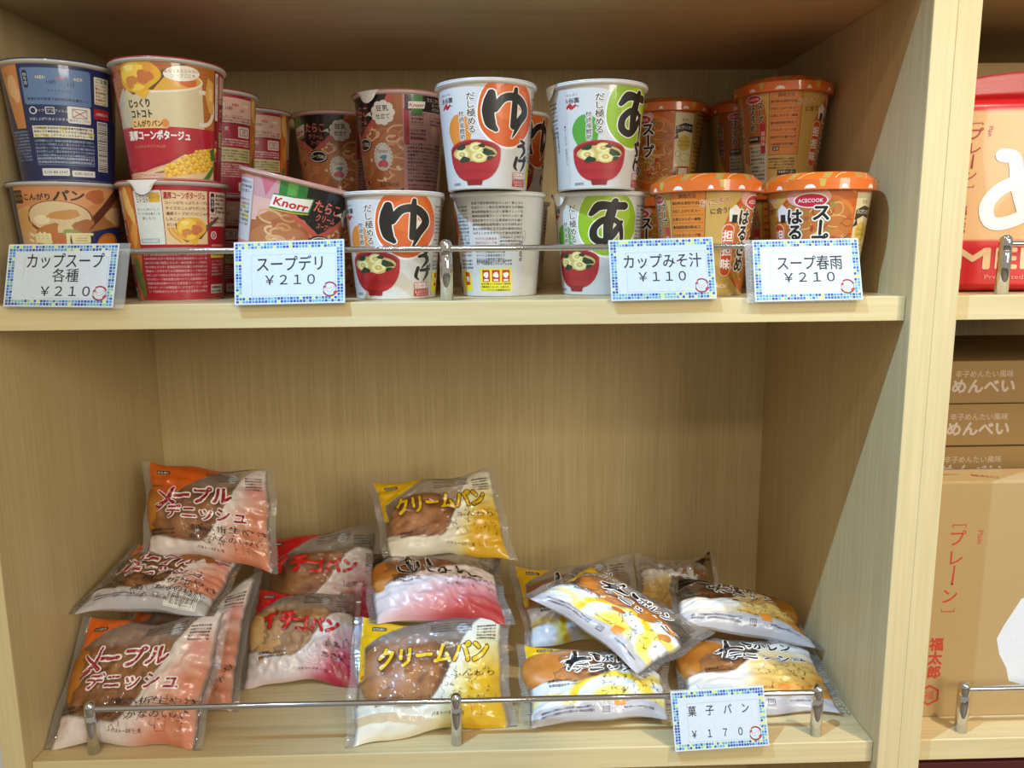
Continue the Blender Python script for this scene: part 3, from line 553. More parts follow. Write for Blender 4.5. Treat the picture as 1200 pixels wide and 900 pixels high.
def art_haru():
    a = Art(); wrapbg(a, '#cda654')
    a.ell(10, 50, 46, 48, '#c9641c', 1, 44); a.ell(10, 50, 37, 39, '#d98030', 2, 40); a.ell(10, 49, 34, 36, '#b9702c', 3, 40)
    rn = random.Random(9)
    for k in range(60):
        x = 10+rn.uniform(-28, 28); y = 49+rn.uniform(-30, 30); a.ring(x, y, 4+rn.random()*8, 3+rn.random()*5, .9, ('#d9a868', '#c9803c', '#e2bd84', '#a2481c')[k % 4], 4+(k % 3)*.3, rn.random()*360, rn.random()*360+260, 12)
    for k in range(40):
        x = 10+rn.uniform(-30, 30); y = 49+rn.uniform(-32, 32); a.ell(x, y, 1+rn.random()*2.4, 1+rn.random()*1.6, ('#b13a1e', '#7f8f3a', '#a35a30', '#c9542a')[k % 4], 5.2, 9, rn.random()*3, .15, k)
    a.ell(-2, 86.5, 18, 9, '#e6a9a0', 6, 26); a.ell(0, 83.5, 14, 6.6, '#f0e6de', 7, 26); a.ell(0, 83.5, 12.8, 5.6, '#c21f35', 8, 26); a.text('ACECOOK', 0, 83.5, 4.4, '#f6efe8', 9, 20, .03)
    a.text('ヘルシースープ', 0, 91, 2.8, '#c21f35', 9, 18)
    a.text('スープ', 9, 60, 15.5, '#14110f', 11, vert=True, bold=.05, out='#f4efe4', ow=.07, sp=.82)
    a.text('はるさめ', -13, 49, 15, '#14110f', 11, vert=True, bold=.05, out='#f4efe4', ow=.07, sp=.92)
    a.rr(-36, 18, -24, 64, 5.5, '#f0dcc0', 9); a.rr(-35.3, 18.7, -24.7, 63.3, 5, '#d0521e', 10); a.text('担担味', -30, 41, 10.5, '#f7f2ea', 12, vert=True, bold=.035, sp=1.18)
    a.text('おにぎり', -43, 83, 7, '#c0502c', 9, 26, .02, rot=.12, out='#efe2b4', ow=.05); a.text('に合う!', -39, 75.5, 5.6, '#5a2f1c', 9, 16, .02, rot=.1)
    a.poly([(-30, 66), (-31, 76), (-25, 81), (-19, 76), (-20, 66)], '#efece4', 10); a.rect(-27.5, 65, -22, 72, '#1c1a18', 11)
    a.text('82kcal', -36, 10, 6.4, '#f0e2c0', 9, 20, .02)
    # instruction panel
    def panel(x):
        a.rect(x, 30, x+31, 93, '#d9822e', 5); a.frame(x, 30, x+31, 93, .45, '#5a3416', 6); a.text('調理方法', x+15.5, 88.5, 3.8, '#4a2410', 6.5, None, .02)
        for i in range(7): a.rows(x+1.5, 84-i*7, 28, 1, 2.9, '#4a2410', 6.5, seed=70+i); a.rect(x+1.5, 79.3-i*7, x+29.5, 79.6-i*7, '#8a4a1c', 6)
        a.rect(x+4, 34, x+11, 38.4, '#2a1c14', 7); a.text('注意', x+7.5, 36.2, 3, '#e8d8b8', 8)
        a.rows(x, 27, 30, 4, 2.2, '#5a3a18', 6, seed=80); a.rect(x+10, 8, x+31, 15, '#2c2420', 6); a.rows(x+11, 14, 19, 1, 2.6, '#d8c8b0', 7, seed=82); a.rect(x+10, 1.3, x+31, 7.6, '#cf9c88', 6); a.rows(x+11, 7, 19, 2, 2.2, '#5a2a20', 7, seed=83)
    panel(-82)
    a.ell(-104, 60, 20, 40, '#b96a34', 2, 30); a.ell(-98, 87, 9, 4.6, '#f0e6de', 6, 20); a.ell(-98, 87, 8, 3.8, '#c21f35', 7, 20); a.text('ACECOOK', -98, 87, 3, '#f6efe8', 8, 13, .02)
    a.text('スープ', -91, 73, 8, '#14110f', 8, vert=True, bold=.04, out='#efe2c8', ow=.05, sp=.85); a.text('はるさめ', -99.5, 69, 8, '#14110f', 8, vert=True, bold=.04, out='#efe2c8', ow=.05, sp=.88)
    a.rect(-91, 32, -85.5, 62, '#c22a3c', 6); a.text('担担味', -88.2, 47, 5, '#f4e4dc', 7, vert=True); a.rows(-106, 50, 14, 1, 3, '#2a1c14', 7, seed=84)
    a.rect(-106, 44, -92, 50, '#1f1a18', 5.5); a.rows(-105, 49, 12, 1, 2.8, '#d8c8b0', 7, seed=85); a.rect(-106, 1.3, -84, 42, '#cdc6b4', 5); a.rows(-105, 40, 20, 9, 2.7, '#4a4034', 6, dy=4, seed=86); barcode(a, -124, 40, -114, 80, 8, True)
    # cream column with a dark ribbon
    a.rect(37, 1.3, 63, 93, '#c9672c', 5); a.rect(39, 1.3, 62, 90, '#ddd0a4', 6); a.text('春雨', 50, 82, 4, '#8a7a4c', 7); a.poly([(39.5, 66), (40, 75), (50, 79), (61, 77), (61, 68), (50, 70)], '#35261f', 8); a.text('おにぎりに合う', 50.5, 73.5, 4.2, '#efe6d0', 9, 19, .02); a.poly([(38, 60), (42, 68), (44, 62)], '#35261f', 7)
    a.ell(51, 56, 9, 9, '#d2ae48', 7, 20); a.text('もちもち', 51, 58, 3.4, '#5a4320', 8); a.text('はるさめ', 51, 54, 3.4, '#5a4320', 8); a.ring(44, 44, 3.6, 3.6, .6, '#8a8068', 7); a.ring(54, 40, 8, 5, .8, '#b8a070', 7)
    a.rr(44, 8, 61, 30, 1, '#b84a28', 7); a.rr(46, 10, 59, 28, .6, '#e6dcc4', 8); a.rect(39, 8, 43.5, 30, '#4a3426', 7)
    a.rows(66, 90, 40, 16, 2.6, '#6a4418', 5, dy=4.6, seed=88)
    for t in a.T:
        m = t[..., 0].mean(1) < -HALF; t[m, :, 0] += 2*HALF
    return a
PROD = {}
def make_product(key, art, rb, rt, H, rim_col, lid_col, cap=False):
    if art.T:
        T0 = art.T
    for t in art.T: t[..., 0] *= ((rb+rt)/2)/RM; t[..., 1] = np.clip(t[..., 1], .6, 101.6)*H/105.0
    body_top = H-3.5
    body = lathe(key+'_body', [(0.01, 3), (rb-4, 3), (rb-3.4, 0.2), (rb-.9, 0), (rb-.3, .8), (rb, 1.5), (rb+(rt-rb)*body_top/H, body_top)], white_rim, 72)
    pm = art_mesh(key+'_print', art, cup_fn(rb, rt, H), sleeve_print, mx=2.6, lift=0.035, base=0.06)
    if not cap:
        rim = lathe(key+'_rim', [(rt-1, H-5), (rt-.1, H-4.6), (rt+1.4, H-4.0), (rt+2.3, H-2.6), (rt+2.4, H-1.6), (rt+1.6, H-.5), (rt-.5, H-.2), (rt-1.5, H-1)], plain(key+'_rim', rim_col, .3, coat=.5), 72)
        lidp = [(0.01, H-.1), (rt+1.2, H-.05), (rt+2.5, H-.4), (rt+2.7, H-1.2)]
        lid = lathe(key+'_lid', lidp, plain(key+'_lid', lid_col, .3, coat=.6), 72)
    else:
        rim = lathe(key+'_rim', [(rt-1, H-13), (rt+2.6, H-13), (rt+2.9, H-12), (rt+2.9, H-9)], plain(key+'_rim', rim_col, .35, coat=.5), 72)
        la = Art(); Rl = rt+3.0
        la.rect(-pi*RM, 0, pi*RM, 9.0, '#dd6a1c', 0)
        for k in range(11):
            x = -pi*RM+(k+.5)*2*pi*RM/11; q = 2.2+1.0*(k % 3)
            la.poly([(x-q, 1.2), (x+q, 1.2), (x+q*.6, 3.8), (x, 4.6), (x-q*.6, 3.8)], '#e9e6de', 1)
            if k % 2: la.poly([(x+6, 9), (x+11, 9), (x+10, 2.5), (x+7, 2.5)], '#c9a64c', 1)
        for t in la.T: t[..., 0] *= Rl/RM
        lid = lathe(key+'_lid', [(rt+2.9, H-9.2), (rt+2.8, H-4), (rt+1.8, H-3), (rt-4, H+2.2), (rt-6, H+3), (rt-10, H+3.2), (0.01, H+3.2)], plain(key+'_lid', lid_col, .3, coat=.7), 72)
        lp = art_mesh(key+'_lidprint', la, lambda u, v: (np.stack([Rl*np.sin(u/Rl), -Rl*np.cos(u/Rl), H-12.5+v], 1), np.stack([np.sin(u/Rl), -np.cos(u/Rl), 0*u], 1)), sleeve_print, mx=3)
        l2 = Art()
        for k in range(10):
            x = (k+.3)*2*pi*RM/10-pi*RM; l2.poly([(x, 0), (x+5, 0), (x+9, 7), (x+2, 7)], '#b8934a', 0); l2.stroke([(x+9, 0), (x+14, 5), (x+20, 6.8)], .7, '#e8c890', 1)
        def top(u, v):
            r = rt+1.8-v*(5.8/7); a = u/RM; P = np.stack([r*np.sin(a), -r*np.cos(a), H-3+v*5.2/7], 1); N = np.stack([.47*np.sin(a), -.47*np.cos(a), .88+0*a], 1); return P, N
        lp2 = art_mesh(key+'_lidtop', l2, top, sleeve_print, mx=3)
        PROD[key+'_lidprint'] = (lp, lp2)
    PROD[key] = (body, pm, rim, lid, cap, rb, rt, H)
tabm = {}
def tab_mesh(rt, H, col):
    """foil pull tab bent down from the rim"""
    V = []; F = []; n = 8
    for j in range(5):
        for k in range(n+1):
            a = (k/n-.5)*.62; w = cos((k/n-.5)*pi)**.5 if 0 < k < n else 0.0
            r = rt+2.9+.8*sin(j/4*pi/2)-j*.35; z = H-.6-j*3.0*max(w, .12)
            V.append((r*sin(a*(1-.25*j/4)), -r*cos(a*(1-.25*j/4)), z))
    for j in range(4):
        for k in range(n): F.append((j*(n+1)+k, (j+1)*(n+1)+k, (j+1)*(n+1)+k+1, j*(n+1)+k+1))
    return mesh_from('pull_tab', V, F, [white_rim])
make_product('corn', art_corn(), 35.0, 43.6, 101.5, '#c9c4bc', '#b02434')
make_product('blue', art_blue(), 35.0, 43.6, 101.5, '#c9c8c4', '#22356b')
make_product('knorr', art_knorr(), 34.5, 43.4, 101.5, '#d9b8b0', '#c98a84')
make_product('yuge', art_miso('yuge'), 34.0, 41.8, 95, '#e6e4e0', '#d8d6d2')
make_product('asage', art_miso('asage'), 34.0, 41.8, 95, '#e6e4e0', '#d8d6d2')
make_product('haru', art_haru(), 33.8, 45.4, 105, '#d9782c', '#d4651c', cap=True)
CUPNAME = {'corn': 'soup_cup', 'blue': 'soup_cup', 'knorr': 'soup_cup', 'yuge': 'miso_soup_cup', 'asage': 'miso_soup_cup', 'haru': 'noodle_soup_cup'}
def place_cup(key, x, y, z, u0, label, rot=(0, 0), tab=None, sc=(1, 1), group=None):
    body, pm, rim, lid, cap, rb, rt, H = PROD[key]
    acam = atan2(CX-x, y-CY); k = ((rb+rt)/2)/RM
    r = empty(CUPNAME[key], (x, y, z), label=label, cat='soup cup', group=group)
    R = Matrix.Rotation(rot[1], 4, 'Y') @ Matrix.Rotation(rot[0], 4, 'X') @ Matrix.Rotation(acam-u0/RM, 4, 'Z')
    r.rotation_euler = R.to_euler(); r.scale = (sc[0], sc[0], sc[1])
    link('cup_body', body, r); s = link('printed_sleeve', pm, r); link('rim', rim, r); l = link('lid', lid, r)
    if cap:
        a, b = PROD[key+'_lidprint']; link('lid_print', a, l); link('lid_pattern', b, l)
    if tab is not None:
        if key not in tabm: tabm[key] = tab_mesh(rt, H, 0)
        t = link('pull_tab', tabm[key], l); t.rotation_euler = (0, 0, tab/RM)
    return r
#CUPS
G1, G2, G3, G4 = 'corn and chowder soup cups', 'creamy pasta soup cups', 'miso soup cups', 'glass noodle soup cups'
place_cup('blue', 46.8, 78, 0, 2, 'wood-brown and navy soup cup with chowder picture, far left of the lower row', group=G1)
place_cup('blue', 48, 82, 101.8, 127, 'navy blue soup cup turned to its instructions, far left on top', group=G1, tab=-20, sc=(1.02, 0.945))
place_cup('corn', 139, 80, 0, 143, 'red soup cup turned to its back text, lower row behind the rail', group=G1, tab=120, sc=(1.02, 1))
place_cup('corn', 143, 78, 101.8, 0, 'red and orange corn potage cup with spoon and mug picture, on top of the stack', group=G1, sc=(1.03, 0.945))
place_cup('corn', 142, 181, 0, 70, 'red soup cup in the second row, under the cup showing its instructions', group=G1, sc=(1, 0.96))
place_cup('corn', 143, 180, 97.7, 48, 'red soup cup showing instructions, just right of the top corn potage cup', group=G1, sc=(1, 0.95))
place_cup('corn', 150, 284, 0, 80, 'red soup cup at the back, under the rearmost red cup', group=G1, sc=(1, 0.96))
place_cup('corn', 151, 284, 97.7, 56, 'rearmost red soup cup, between the red instruction cup and the dark pasta cup', group=G1, sc=(1, 0.95))
place_cup('knorr', 229, 76, 9.6, -10, 'pink and black soup cup with green ribbon logo, leaning sideways behind the price card', group=G2, rot=(.02, .24), sc=(1.12, .95))
place_cup('knorr', 325, 190, 0, 60, 'dark pasta soup cup under the speech-bubble cup, in the shaded second row', group=G2, sc=(1.03, 0.95))
place_cup('knorr', 329, 190, 96.7, 60, 'pasta soup cup with white speech bubble, left of the top orange miso cup', group=G2, tab=30, sc=(1.05, 0.95))
place_cup('knorr', 241, 268, 0, 38, 'dark pasta soup cup at the back bottom behind the leaning pasta cup', group=G2, sc=(1, 0.95))
place_cup('knorr', 243, 288, 96.7, 36, 'darker pasta soup cup with round badge, further back on top', group=G2, sc=(1, 0.93))
place_cup('yuge', 333, 70, 0, 13, 'white miso cup with orange circle, lower row, left of the centre rail post', group=G3, tab=92, sc=(1.02, 0.955))
place_cup('yuge', 426, 94, 0, 104, 'white miso cup turned to its text and yellow warning box, lower row', group=G3, sc=(1, 0.96))
place_cup('yuge', 416, 68, 91.5, 4, 'white miso cup with orange circle and red soup bowl, on top of the stack', group=G3, sc=(1, 0.92))
place_cup('yuge', 438, 212, 0, 30, 'white and orange miso cup at the back bottom between the two miso stacks', group=G3, sc=(1, 0.95))
place_cup('yuge', 438, 212, 90.6, -15, 'shaded miso cup with orange print, behind and right of the top orange miso cup', group=G3, sc=(1, 0.92))
place_cup('asage', 519, 99, 0, 17, 'white miso cup with lime green circle and black brush lettering, lower row', group=G3, tab=-24, sc=(1, 0.96))
place_cup('asage', 513, 76, 91.5, -12, 'white miso cup with lime green circle, red bowl and barcode side, on top', group=G3, tab=-62, sc=(1, 0.92))
place_cup('haru', 609, 70, 0, -52, 'orange-lidded noodle cup showing its instruction panel, lower row behind the miso price card', group=G4, sc=(1, 0.955))
place_cup('haru', 711, 70, 0, 6, 'orange-lidded noodle cup with big black lettering, lower right in the row', group=G4, sc=(1, 0.96))
place_cup('haru', 619, 288, 0, 28, 'noodle cup at the back bottom behind the orange-lidded cups', group=G4, sc=(1, 0.95))
place_cup('haru', 619, 288, 102.9, 28, 'noodle cup with cream label, right behind the top green miso cup', group=G4, sc=(1, 0.93))
place_cup('haru', 716, 186, 102.9, -70, 'upper noodle cup near the right side panel, showing its text blocks', group=G4, sc=(1, 0.94))
place_cup('haru', 716, 180, 0, -66, 'noodle cup directly below the upper right noodle cup, mostly hidden', group=G4, sc=(1, 0.95))
place_cup('haru', 716, 290, 0, -66, 'noodle cup at the back bottom in the right corner, hidden by others', group=G4, sc=(1, 0.95))
place_cup('haru', 716, 290, 102.9, -84, 'dark rearmost noodle cup, mostly hidden behind the upper right one', group=G4, sc=(1, 0.93))
#CARDS
acrylic, nt, b = new_mat('clear_acrylic'); b.inputs['Transmission Weight'].default_value = 0; b.inputs['Base Color'].default_value = (.75, .8, .8, 1)
tr = nt.nodes.new('ShaderNodeBsdfTransparent'); mxs = nt.nodes.new('ShaderNodeMixShader'); lw = nt.nodes.new('ShaderNodeLayerWeight'); lw.inputs[0].default_value = .35
mr = nt.nodes.new('ShaderNodeMapRange'); mr.inputs['To Min'].default_value = .16; mr.inputs['To Max'].default_value = .8
nt.links.new(lw.outputs['Facing'], mr.inputs['Value']); nt.links.new(mr.outputs[0], mxs.inputs[0]); nt.links.new(tr.outputs[0], mxs.inputs[1]); nt.links.new(b.outputs[0], mxs.inputs[2])
b.inputs['Roughness'].default_value = .08; nt.links.new(mxs.outputs[0], nt.nodes['Material Output'].inputs[0])
def quad_fn(tl, tr_, br, bl, w, h):
    tl, tr_, br, bl = [np.array(q, float) for q in (tl, tr_, br, bl)]
    n = np.cross(tr_-tl, tl-bl); n /= np.linalg.norm(n)
    def fn(u, v):
        s = (u/w)[:, None]; t = (v/h)[:, None]
        P = (bl*(1-s)+br*s)*(1-t)+(tl*(1-s)+tr_*s)*t
        return P, np.tile(n, (len(u), 1))
    return fn, n
def slab(name, c4, n, t0, t1, mat):
    A = [np.array(c)+n*t1 for c in c4]; B = [np.array(c)+n*t0 for c in c4]
    V = A+B; F = [(3, 2, 1, 0), (4, 5, 6, 7)]+[(i, (i+1) % 4, 4+(i+1) % 4, 4+i) for i in range(4)]
    me = mesh_from(name, V, F, [mat], False); return me
def price_card(c, lines, label, seed, hold=(0, 0), sub=None):
    w, h = 89.0, 52.0
    tl, tr_, br, bl = c; org = np.mean(np.array(c, float), 0)
    cc = [np.array(q, float)-org for q in c]
    n = np.cross(cc[1]-cc[0], cc[0]-cc[3]); n /= np.linalg.norm(n)
    fn, n = quad_fn(*cc, w, h)
    if n[1] > 0: n = -n
    r = empty('price_card', org, label=label, cat='price card', group='price cards on the guard rails')
    e = np.array([hold[0], 0, 0]); e2 = np.array([hold[1], 0, 0])
    hc = [cc[0]+e+(0, 0, .5), cc[1]+e2+(0, 0, .5), cc[2]+e2+(0, 0, -.8), cc[3]+e+(0, 0, -.8)]
    link('acrylic_holder', slab('acrylic_holder', hc, n, -2.6, -.8, acrylic), r)
    # hook over the rail
    top = (cc[0]+cc[1])/2
    link('holder_clip', slab('holder_clip', [top+(-16, 1, 0), top+(16, 1, 0), top+(16, 12, -2), top+(-16, 12, -2)], np.array([0, 0, 1.0]), -1.2, .0, acrylic), r)
    link('paper', slab('paper', cc, n, -.6, 0, white_card), r)
    a = Art(); rn = random.Random(seed)
    a.rect(0.3, .3, w-.3, h-.3, '#cfdcea', 0)
    cols = ['#1f4aa0', '#2f68bc', '#1f4aa0', '#4f94cc', '#66aebc', '#d4e070', '#88c0a4', '#2f6cc0', '#5f98d4']
    nx, ny = 34, 20; sx = (w-2)/nx; sy = (h-2)/ny
    for i in range(nx):
        for j in range(ny):
            if min(i, j, nx-1-i, ny-1-j) < 2:
                x = 1+i*sx; y = 1+j*sy; a.rect(x+.25, y+.25, x+sx-.25, y+sy-.25, rn.choice(cols), 1)
    a.frame(14, 7, 82, h-11, .25, '#9fb0bd', 1)
    for (t, x, y, sz, ww) in lines: a.text(t, x, y, sz, '#26282c', 3, ww, .012, res=3)
    lx, ly = 77, 11.5
    a.ring(lx, ly, 6.2, 6.2, 1.1, '#a82a34', 2, 20, 130); a.ring(lx, ly, 6.2, 6.2, 1.1, '#a82a34', 2, 200, 330); a.ring(lx, ly, 5.4, 5.4, .4, '#58343a', 2, 0, 360)
    a.stroke([(lx-3.5, ly+1.5), (lx-1, ly-1), (lx+2, ly+.5), (lx+3.5, ly+2)], [.4, 1.2, 1.2, .4], '#f4f4f4', 3, '#5a4a50', .3); a.ell(lx+4.4, ly-2.6, 1.8, 1.3, '#c23a44', 3, 10, .5); a.ell(lx-4.2, ly+2, 1.4, 1, '#c23a44', 3, 10, .5)
    link('card_print', art_mesh('card_print', a, lambda u, v: (fn(u, v)[0], np.tile(n, (len(u), 1))), matte_print, mx=200, lift=.03, base=.05), r)
price_card([(30, 13, 49), (118, 13, 49), (112, 4, -2), (25, 4, 0)], [('カップスープ', 47, 38, 13.6, 62), ('各種', 48, 26, 12, 21), ('￥２１０', 49, 13, 10.5, 40)], 'white price card with mosaic border, furthest left, reading 210 yen in three lines', 1, (0, 8))
price_card([(210, 12, 49), (299, 12, 51), (299, 4, 0), (210, 4, -1)], [('スープデリ', 45, 33, 13.5, 53), ('￥２１０', 45, 20, 10.5, 40)], 'white price card with mosaic border in front of the leaning pasta soup cup', 2)
price_card([(515, 12, 48), (601, 12, 50), (604, 4, 0), (517, 4, -1)], [('カップみそ汁', 45, 33, 13, 66), ('￥１１０', 44, 20, 10.5, 40)], 'white price card with mosaic border reading 110 yen, below the green miso cups', 3)
price_card([(634, 12, 47), (722, 12, 48), (726, 4, -2), (636, 4, -3)], [('スープ春雨', 47, 32, 13, 54), ('￥２１０', 46, 20, 10.5, 42)], 'white price card with mosaic border, furthest right on the upper rail', 4, (-6, 0))
price_card([(576, 12, -356), (661, 12, -352), (666, 3.5, -406), (580, 3.5, -410)], [('菓　子　パ　ン', 44, 34, 9.6, 58), ('￥　１　７　０', 41, 14, 9, 48)], 'white price card with mosaic border on the lower rail among the breads', 5)
#BREADS
def make_film():
    m, nt, b = new_mat('printed_clear_film'); N = nt.nodes; L = nt.links
    at = N.new('ShaderNodeAttribute'); at.attribute_name = 'Col'
    L.new(at.outputs['Color'], b.inputs['Base Color']); b.inputs['Roughness'].default_value = .35; b.inputs['Specular IOR Level'].default_value = .3
    tr = N.new('ShaderNodeBsdfTransparent'); tr.inputs[0].default_value = (.97, .97, .97, 1)
    mx = N.new('ShaderNodeMixShader'); L.new(at.outputs['Alpha'], mx.inputs[0]); L.new(tr.outputs[0], mx.inputs[1]); L.new(b.outputs[0], mx.inputs[2])
    gl = N.new('ShaderNodeBsdfGlossy'); gl.inputs['Roughness'].default_value = .07
    tc = N.new('ShaderNodeTexCoord'); no = N.new('ShaderNodeTexNoise'); no.inputs['Scale'].default_value = 40; no.inputs['Detail'].default_value = 3; no.inputs['Distortion'].default_value = 2.4
    L.new(tc.outputs['Object'], no.inputs['Vector'])
    bp = N.new('ShaderNodeBump'); bp.inputs['Strength'].default_value = .5; bp.inputs['Distance'].default_value = .0022; L.new(no.outputs['Fac'], bp.inputs['Height']); L.new(bp.outputs[0], gl.inputs['Normal'])
    fr = N.new('ShaderNodeFresnel'); fr.inputs[0].default_value = 1.45; L.new(bp.outputs[0], fr.inputs['Normal'])
    ml = N.new('ShaderNodeMath'); ml.operation = 'MULTIPLY_ADD'; ml.inputs[1].default_value = .85; ml.inputs[2].default_value = .012; L.new(fr.outputs[0], ml.inputs[0]); ml.use_clamp = True
    m2 = N.new('ShaderNodeMixShader'); L.new(ml.outputs[0], m2.inputs[0]); L.new(mx.outputs[0], m2.inputs[1]); L.new(gl.outputs[0], m2.inputs[2])
    L.new(m2.outputs[0], N['Material Output'].inputs[0]); return m
film_mat = make_film()
def bread_mat(name, c1, c2, c3):
    m, nt, b = new_mat(name); N = nt.nodes; L = nt.links
    tc = N.new('ShaderNodeTexCoord'); no = N.new('ShaderNodeTexNoise'); no.inputs['Scale'].default_value = 35; no.inputs['Detail'].default_value = 5
    L.new(tc.outputs['Object'], no.inputs['Vector']); cr = N.new('ShaderNodeValToRGB'); e = cr.color_ramp
    e.elements[0].position = .3; e.elements[0].color = (*lin(c1), 1); e.elements[1].position = .72; e.elements[1].color = (*lin(c3), 1)
    k = e.elements.new(.5); k.color = (*lin(c2), 1); L.new(no.outputs['Fac'], cr.inputs[0]); L.new(cr.outputs[0], b.inputs['Base Color'])
    b.inputs['Roughness'].default_value = .42
    bp = N.new('ShaderNodeBump'); bp.inputs['Strength'].default_value = .5; bp.inputs['Distance'].default_value = .002; L.new(no.outputs['Fac'], bp.inputs['Height']); L.new(bp.outputs[0], b.inputs['Normal'])
    return m
bread_brown = bread_mat('glazed_brown_crust', '#84490f', '#a4651c', '#bf8232')
bread_gold = bread_mat('golden_crust', '#a5631f', '#bc762e', '#d2954c')
bread_pale = bread_mat('pale_sugared_crust', '#a9783a', '#c79a5c', '#ddb985')
def sm(a, b, x): t = np.clip((x-a)/(b-a), 0, 1); return t*t*(3-2*t)
def c3(h): h = h.lstrip('#'); return np.array([int(h[i:i+2], 16)/255 for i in (0, 2, 4)])
def mixc(a, b, t): return a*(1-t[..., None])+b*t[..., None]
STYLE = {  # corner, near-curve, mid, deep, curve low/high
    'maple': ('#dd6418', '#e4dad4', '#dfae9f', '#d5805f', .20, .98, .42, .90),
    'berry': ('#c8181c', '#e6dedc', '#dfb0b6', '#c3243f', .30, .74, .42, .85),
    'cream': ('#eebc0e', '#f0ebd8', '#efe09a', '#e6b422', .26, .96, .46, .84),
    'bean': ('#15120f', '#ecdedd', '#dd9a98', '#b83a38', .38, .66, .10, .50),
    'potato': ('#eebc0e', '#dfe4ec', '#e4e8ec', '#ece6cc', .42, .60, .10, .95),
    'chestnut': ('#15120f', '#ece6dc', '#e8b25a', '#cf7f1c', .42, .78, .25, .70)}
def film_color(style, s, t, side=0.0, cs=.34):
    cn, c0, c1_, c2_, lo, hi, sa, sb = STYLE[style]
    rgb = np.ones(s.shape+(3,))*c3('#cfc8c0'); al = np.full(s.shape, .05)
    band = sm(.72, .80, t)*(1-sm(.97, 1, t)); al = np.maximum(al, band*.34); rgb = mixc(rgb, c3('#bdb5ae'), band)
    f = lo+(hi-lo)*sm(sa, sb, s)+.04*np.sin(s*9+1); d = f-t
    m = sm(0, .035, d)*sm(.05, .07, s)*(1-sm(.93, .95, s))
    dep = np.clip(d/.75*(.45+.75*s), 0, 1)
    col = mixc(np.broadcast_to(c3(c0), rgb.shape), c3(c1_), sm(.12, .5, dep)); col = mixc(col, c3(c2_), sm(.42, .85, dep))
    if style == 'potato':
        r = np.hypot((s-.58)*1.35, (t-.14)); ringm = sm(.30, .33, r)*(1-sm(.36, .42, r)); col = mixc(col, c3('#f0c81e'), ringm*.95)
        inn = 1-sm(.12, .24, r); col = mixc(col, c3('#f1d53a'), inn*.85)
        r2 = np.hypot((s-.92)*1.3, t-.30); col = mixc(col, c3('#f3dc5a'), sm(.10, .13, r2)*(1-sm(.2, .24, r2))*.8)
        r3 = np.hypot((s-.16)*1.3, t-.1); col = mixc(col, c3('#eed45a'), sm(.12, .15, r3)*(1-sm(.18, .22, r3))*.6)
    if style == 'chestnut':
        r = np.hypot((s-.66)*1.3, t-.42); col = mixc(col, c3('#e7c06c'), (1-sm(.2, .34, r))*.7)
    if style in ('maple', 'berry'):          # mottled watercolour print
        mot = .5+.5*np.sin(s*17+3*np.sin(t*11))*np.sin(t*19+2*np.sin(s*13+1)); col = mixc(col, c3('#e6cfc2'), mot*.38*(t < .9))
        col = mixc(col, c3('#a8683c'), sm(.70, .95, .5+.5*np.sin(s*31+t*9))*sm(.6, .9, s)*(1-sm(.3, .5, t))*.45)
    if style == 'maple':
        r = np.hypot((s-.86)*1.4, t-.72); col = mixc(col, c3('#dc7f7c'), (1-sm(.02, .14, r))*.6)
    if side:
        sd = (1-sm(side-.012, side+.012, t+.02*np.sin(s*7)))*sm(.05, .06, s)*(1-sm(.93, .945, s)); col = mixc(col, c3('#bcb9bd'), sd); m = np.maximum(m, sd)
    rgb = mixc(rgb, col, m) if False else rgb*(1-m[..., None])+col*m[..., None]; al = np.maximum(al, m*.96)
    cm = sm(0, .02, cs-(s-.05)-(1-t)*1.15)*sm(.05, .055, s); side = (1-sm(.08, .10, s))*sm(.05, .055, s)*sm(.45, .5, t) if style in ('cream', 'potato') else 0*s
    cm = np.maximum(cm, side); rgb = rgb*(1-cm[..., None])+c3(cn)*cm[..., None]; al = np.maximum(al, cm*.98)
    wc = 1-sm(.045, .06, np.hypot((s-.70)*1.35, t-.87)); rgb = rgb*(1-wc[..., None])+c3('#d6d9e2')*wc[..., None]; al = np.maximum(al, wc*.8)
    fin = np.maximum(1-sm(.045, .055, s), sm(.945, .955, s)); rgb = rgb*(1-fin[..., None])+c3('#d8d4cf')*fin[..., None]; al = al*(1-fin)+.12*fin
    return rgb, al
def vnoise(seed, n, m, kx, ky):
    r = np.random.default_rng(seed); out = np.zeros((m, n))
    ss, tt = np.meshgrid(np.linspace(0, 1, n), np.linspace(0, 1, m))
    for k in range(9):
        a, b, p = r.normal(0, kx), r.normal(0, ky), r.random()*6.28; out += np.sin(a*ss+b*tt+p)
    return out/4.0
NS, NT = 84, 60
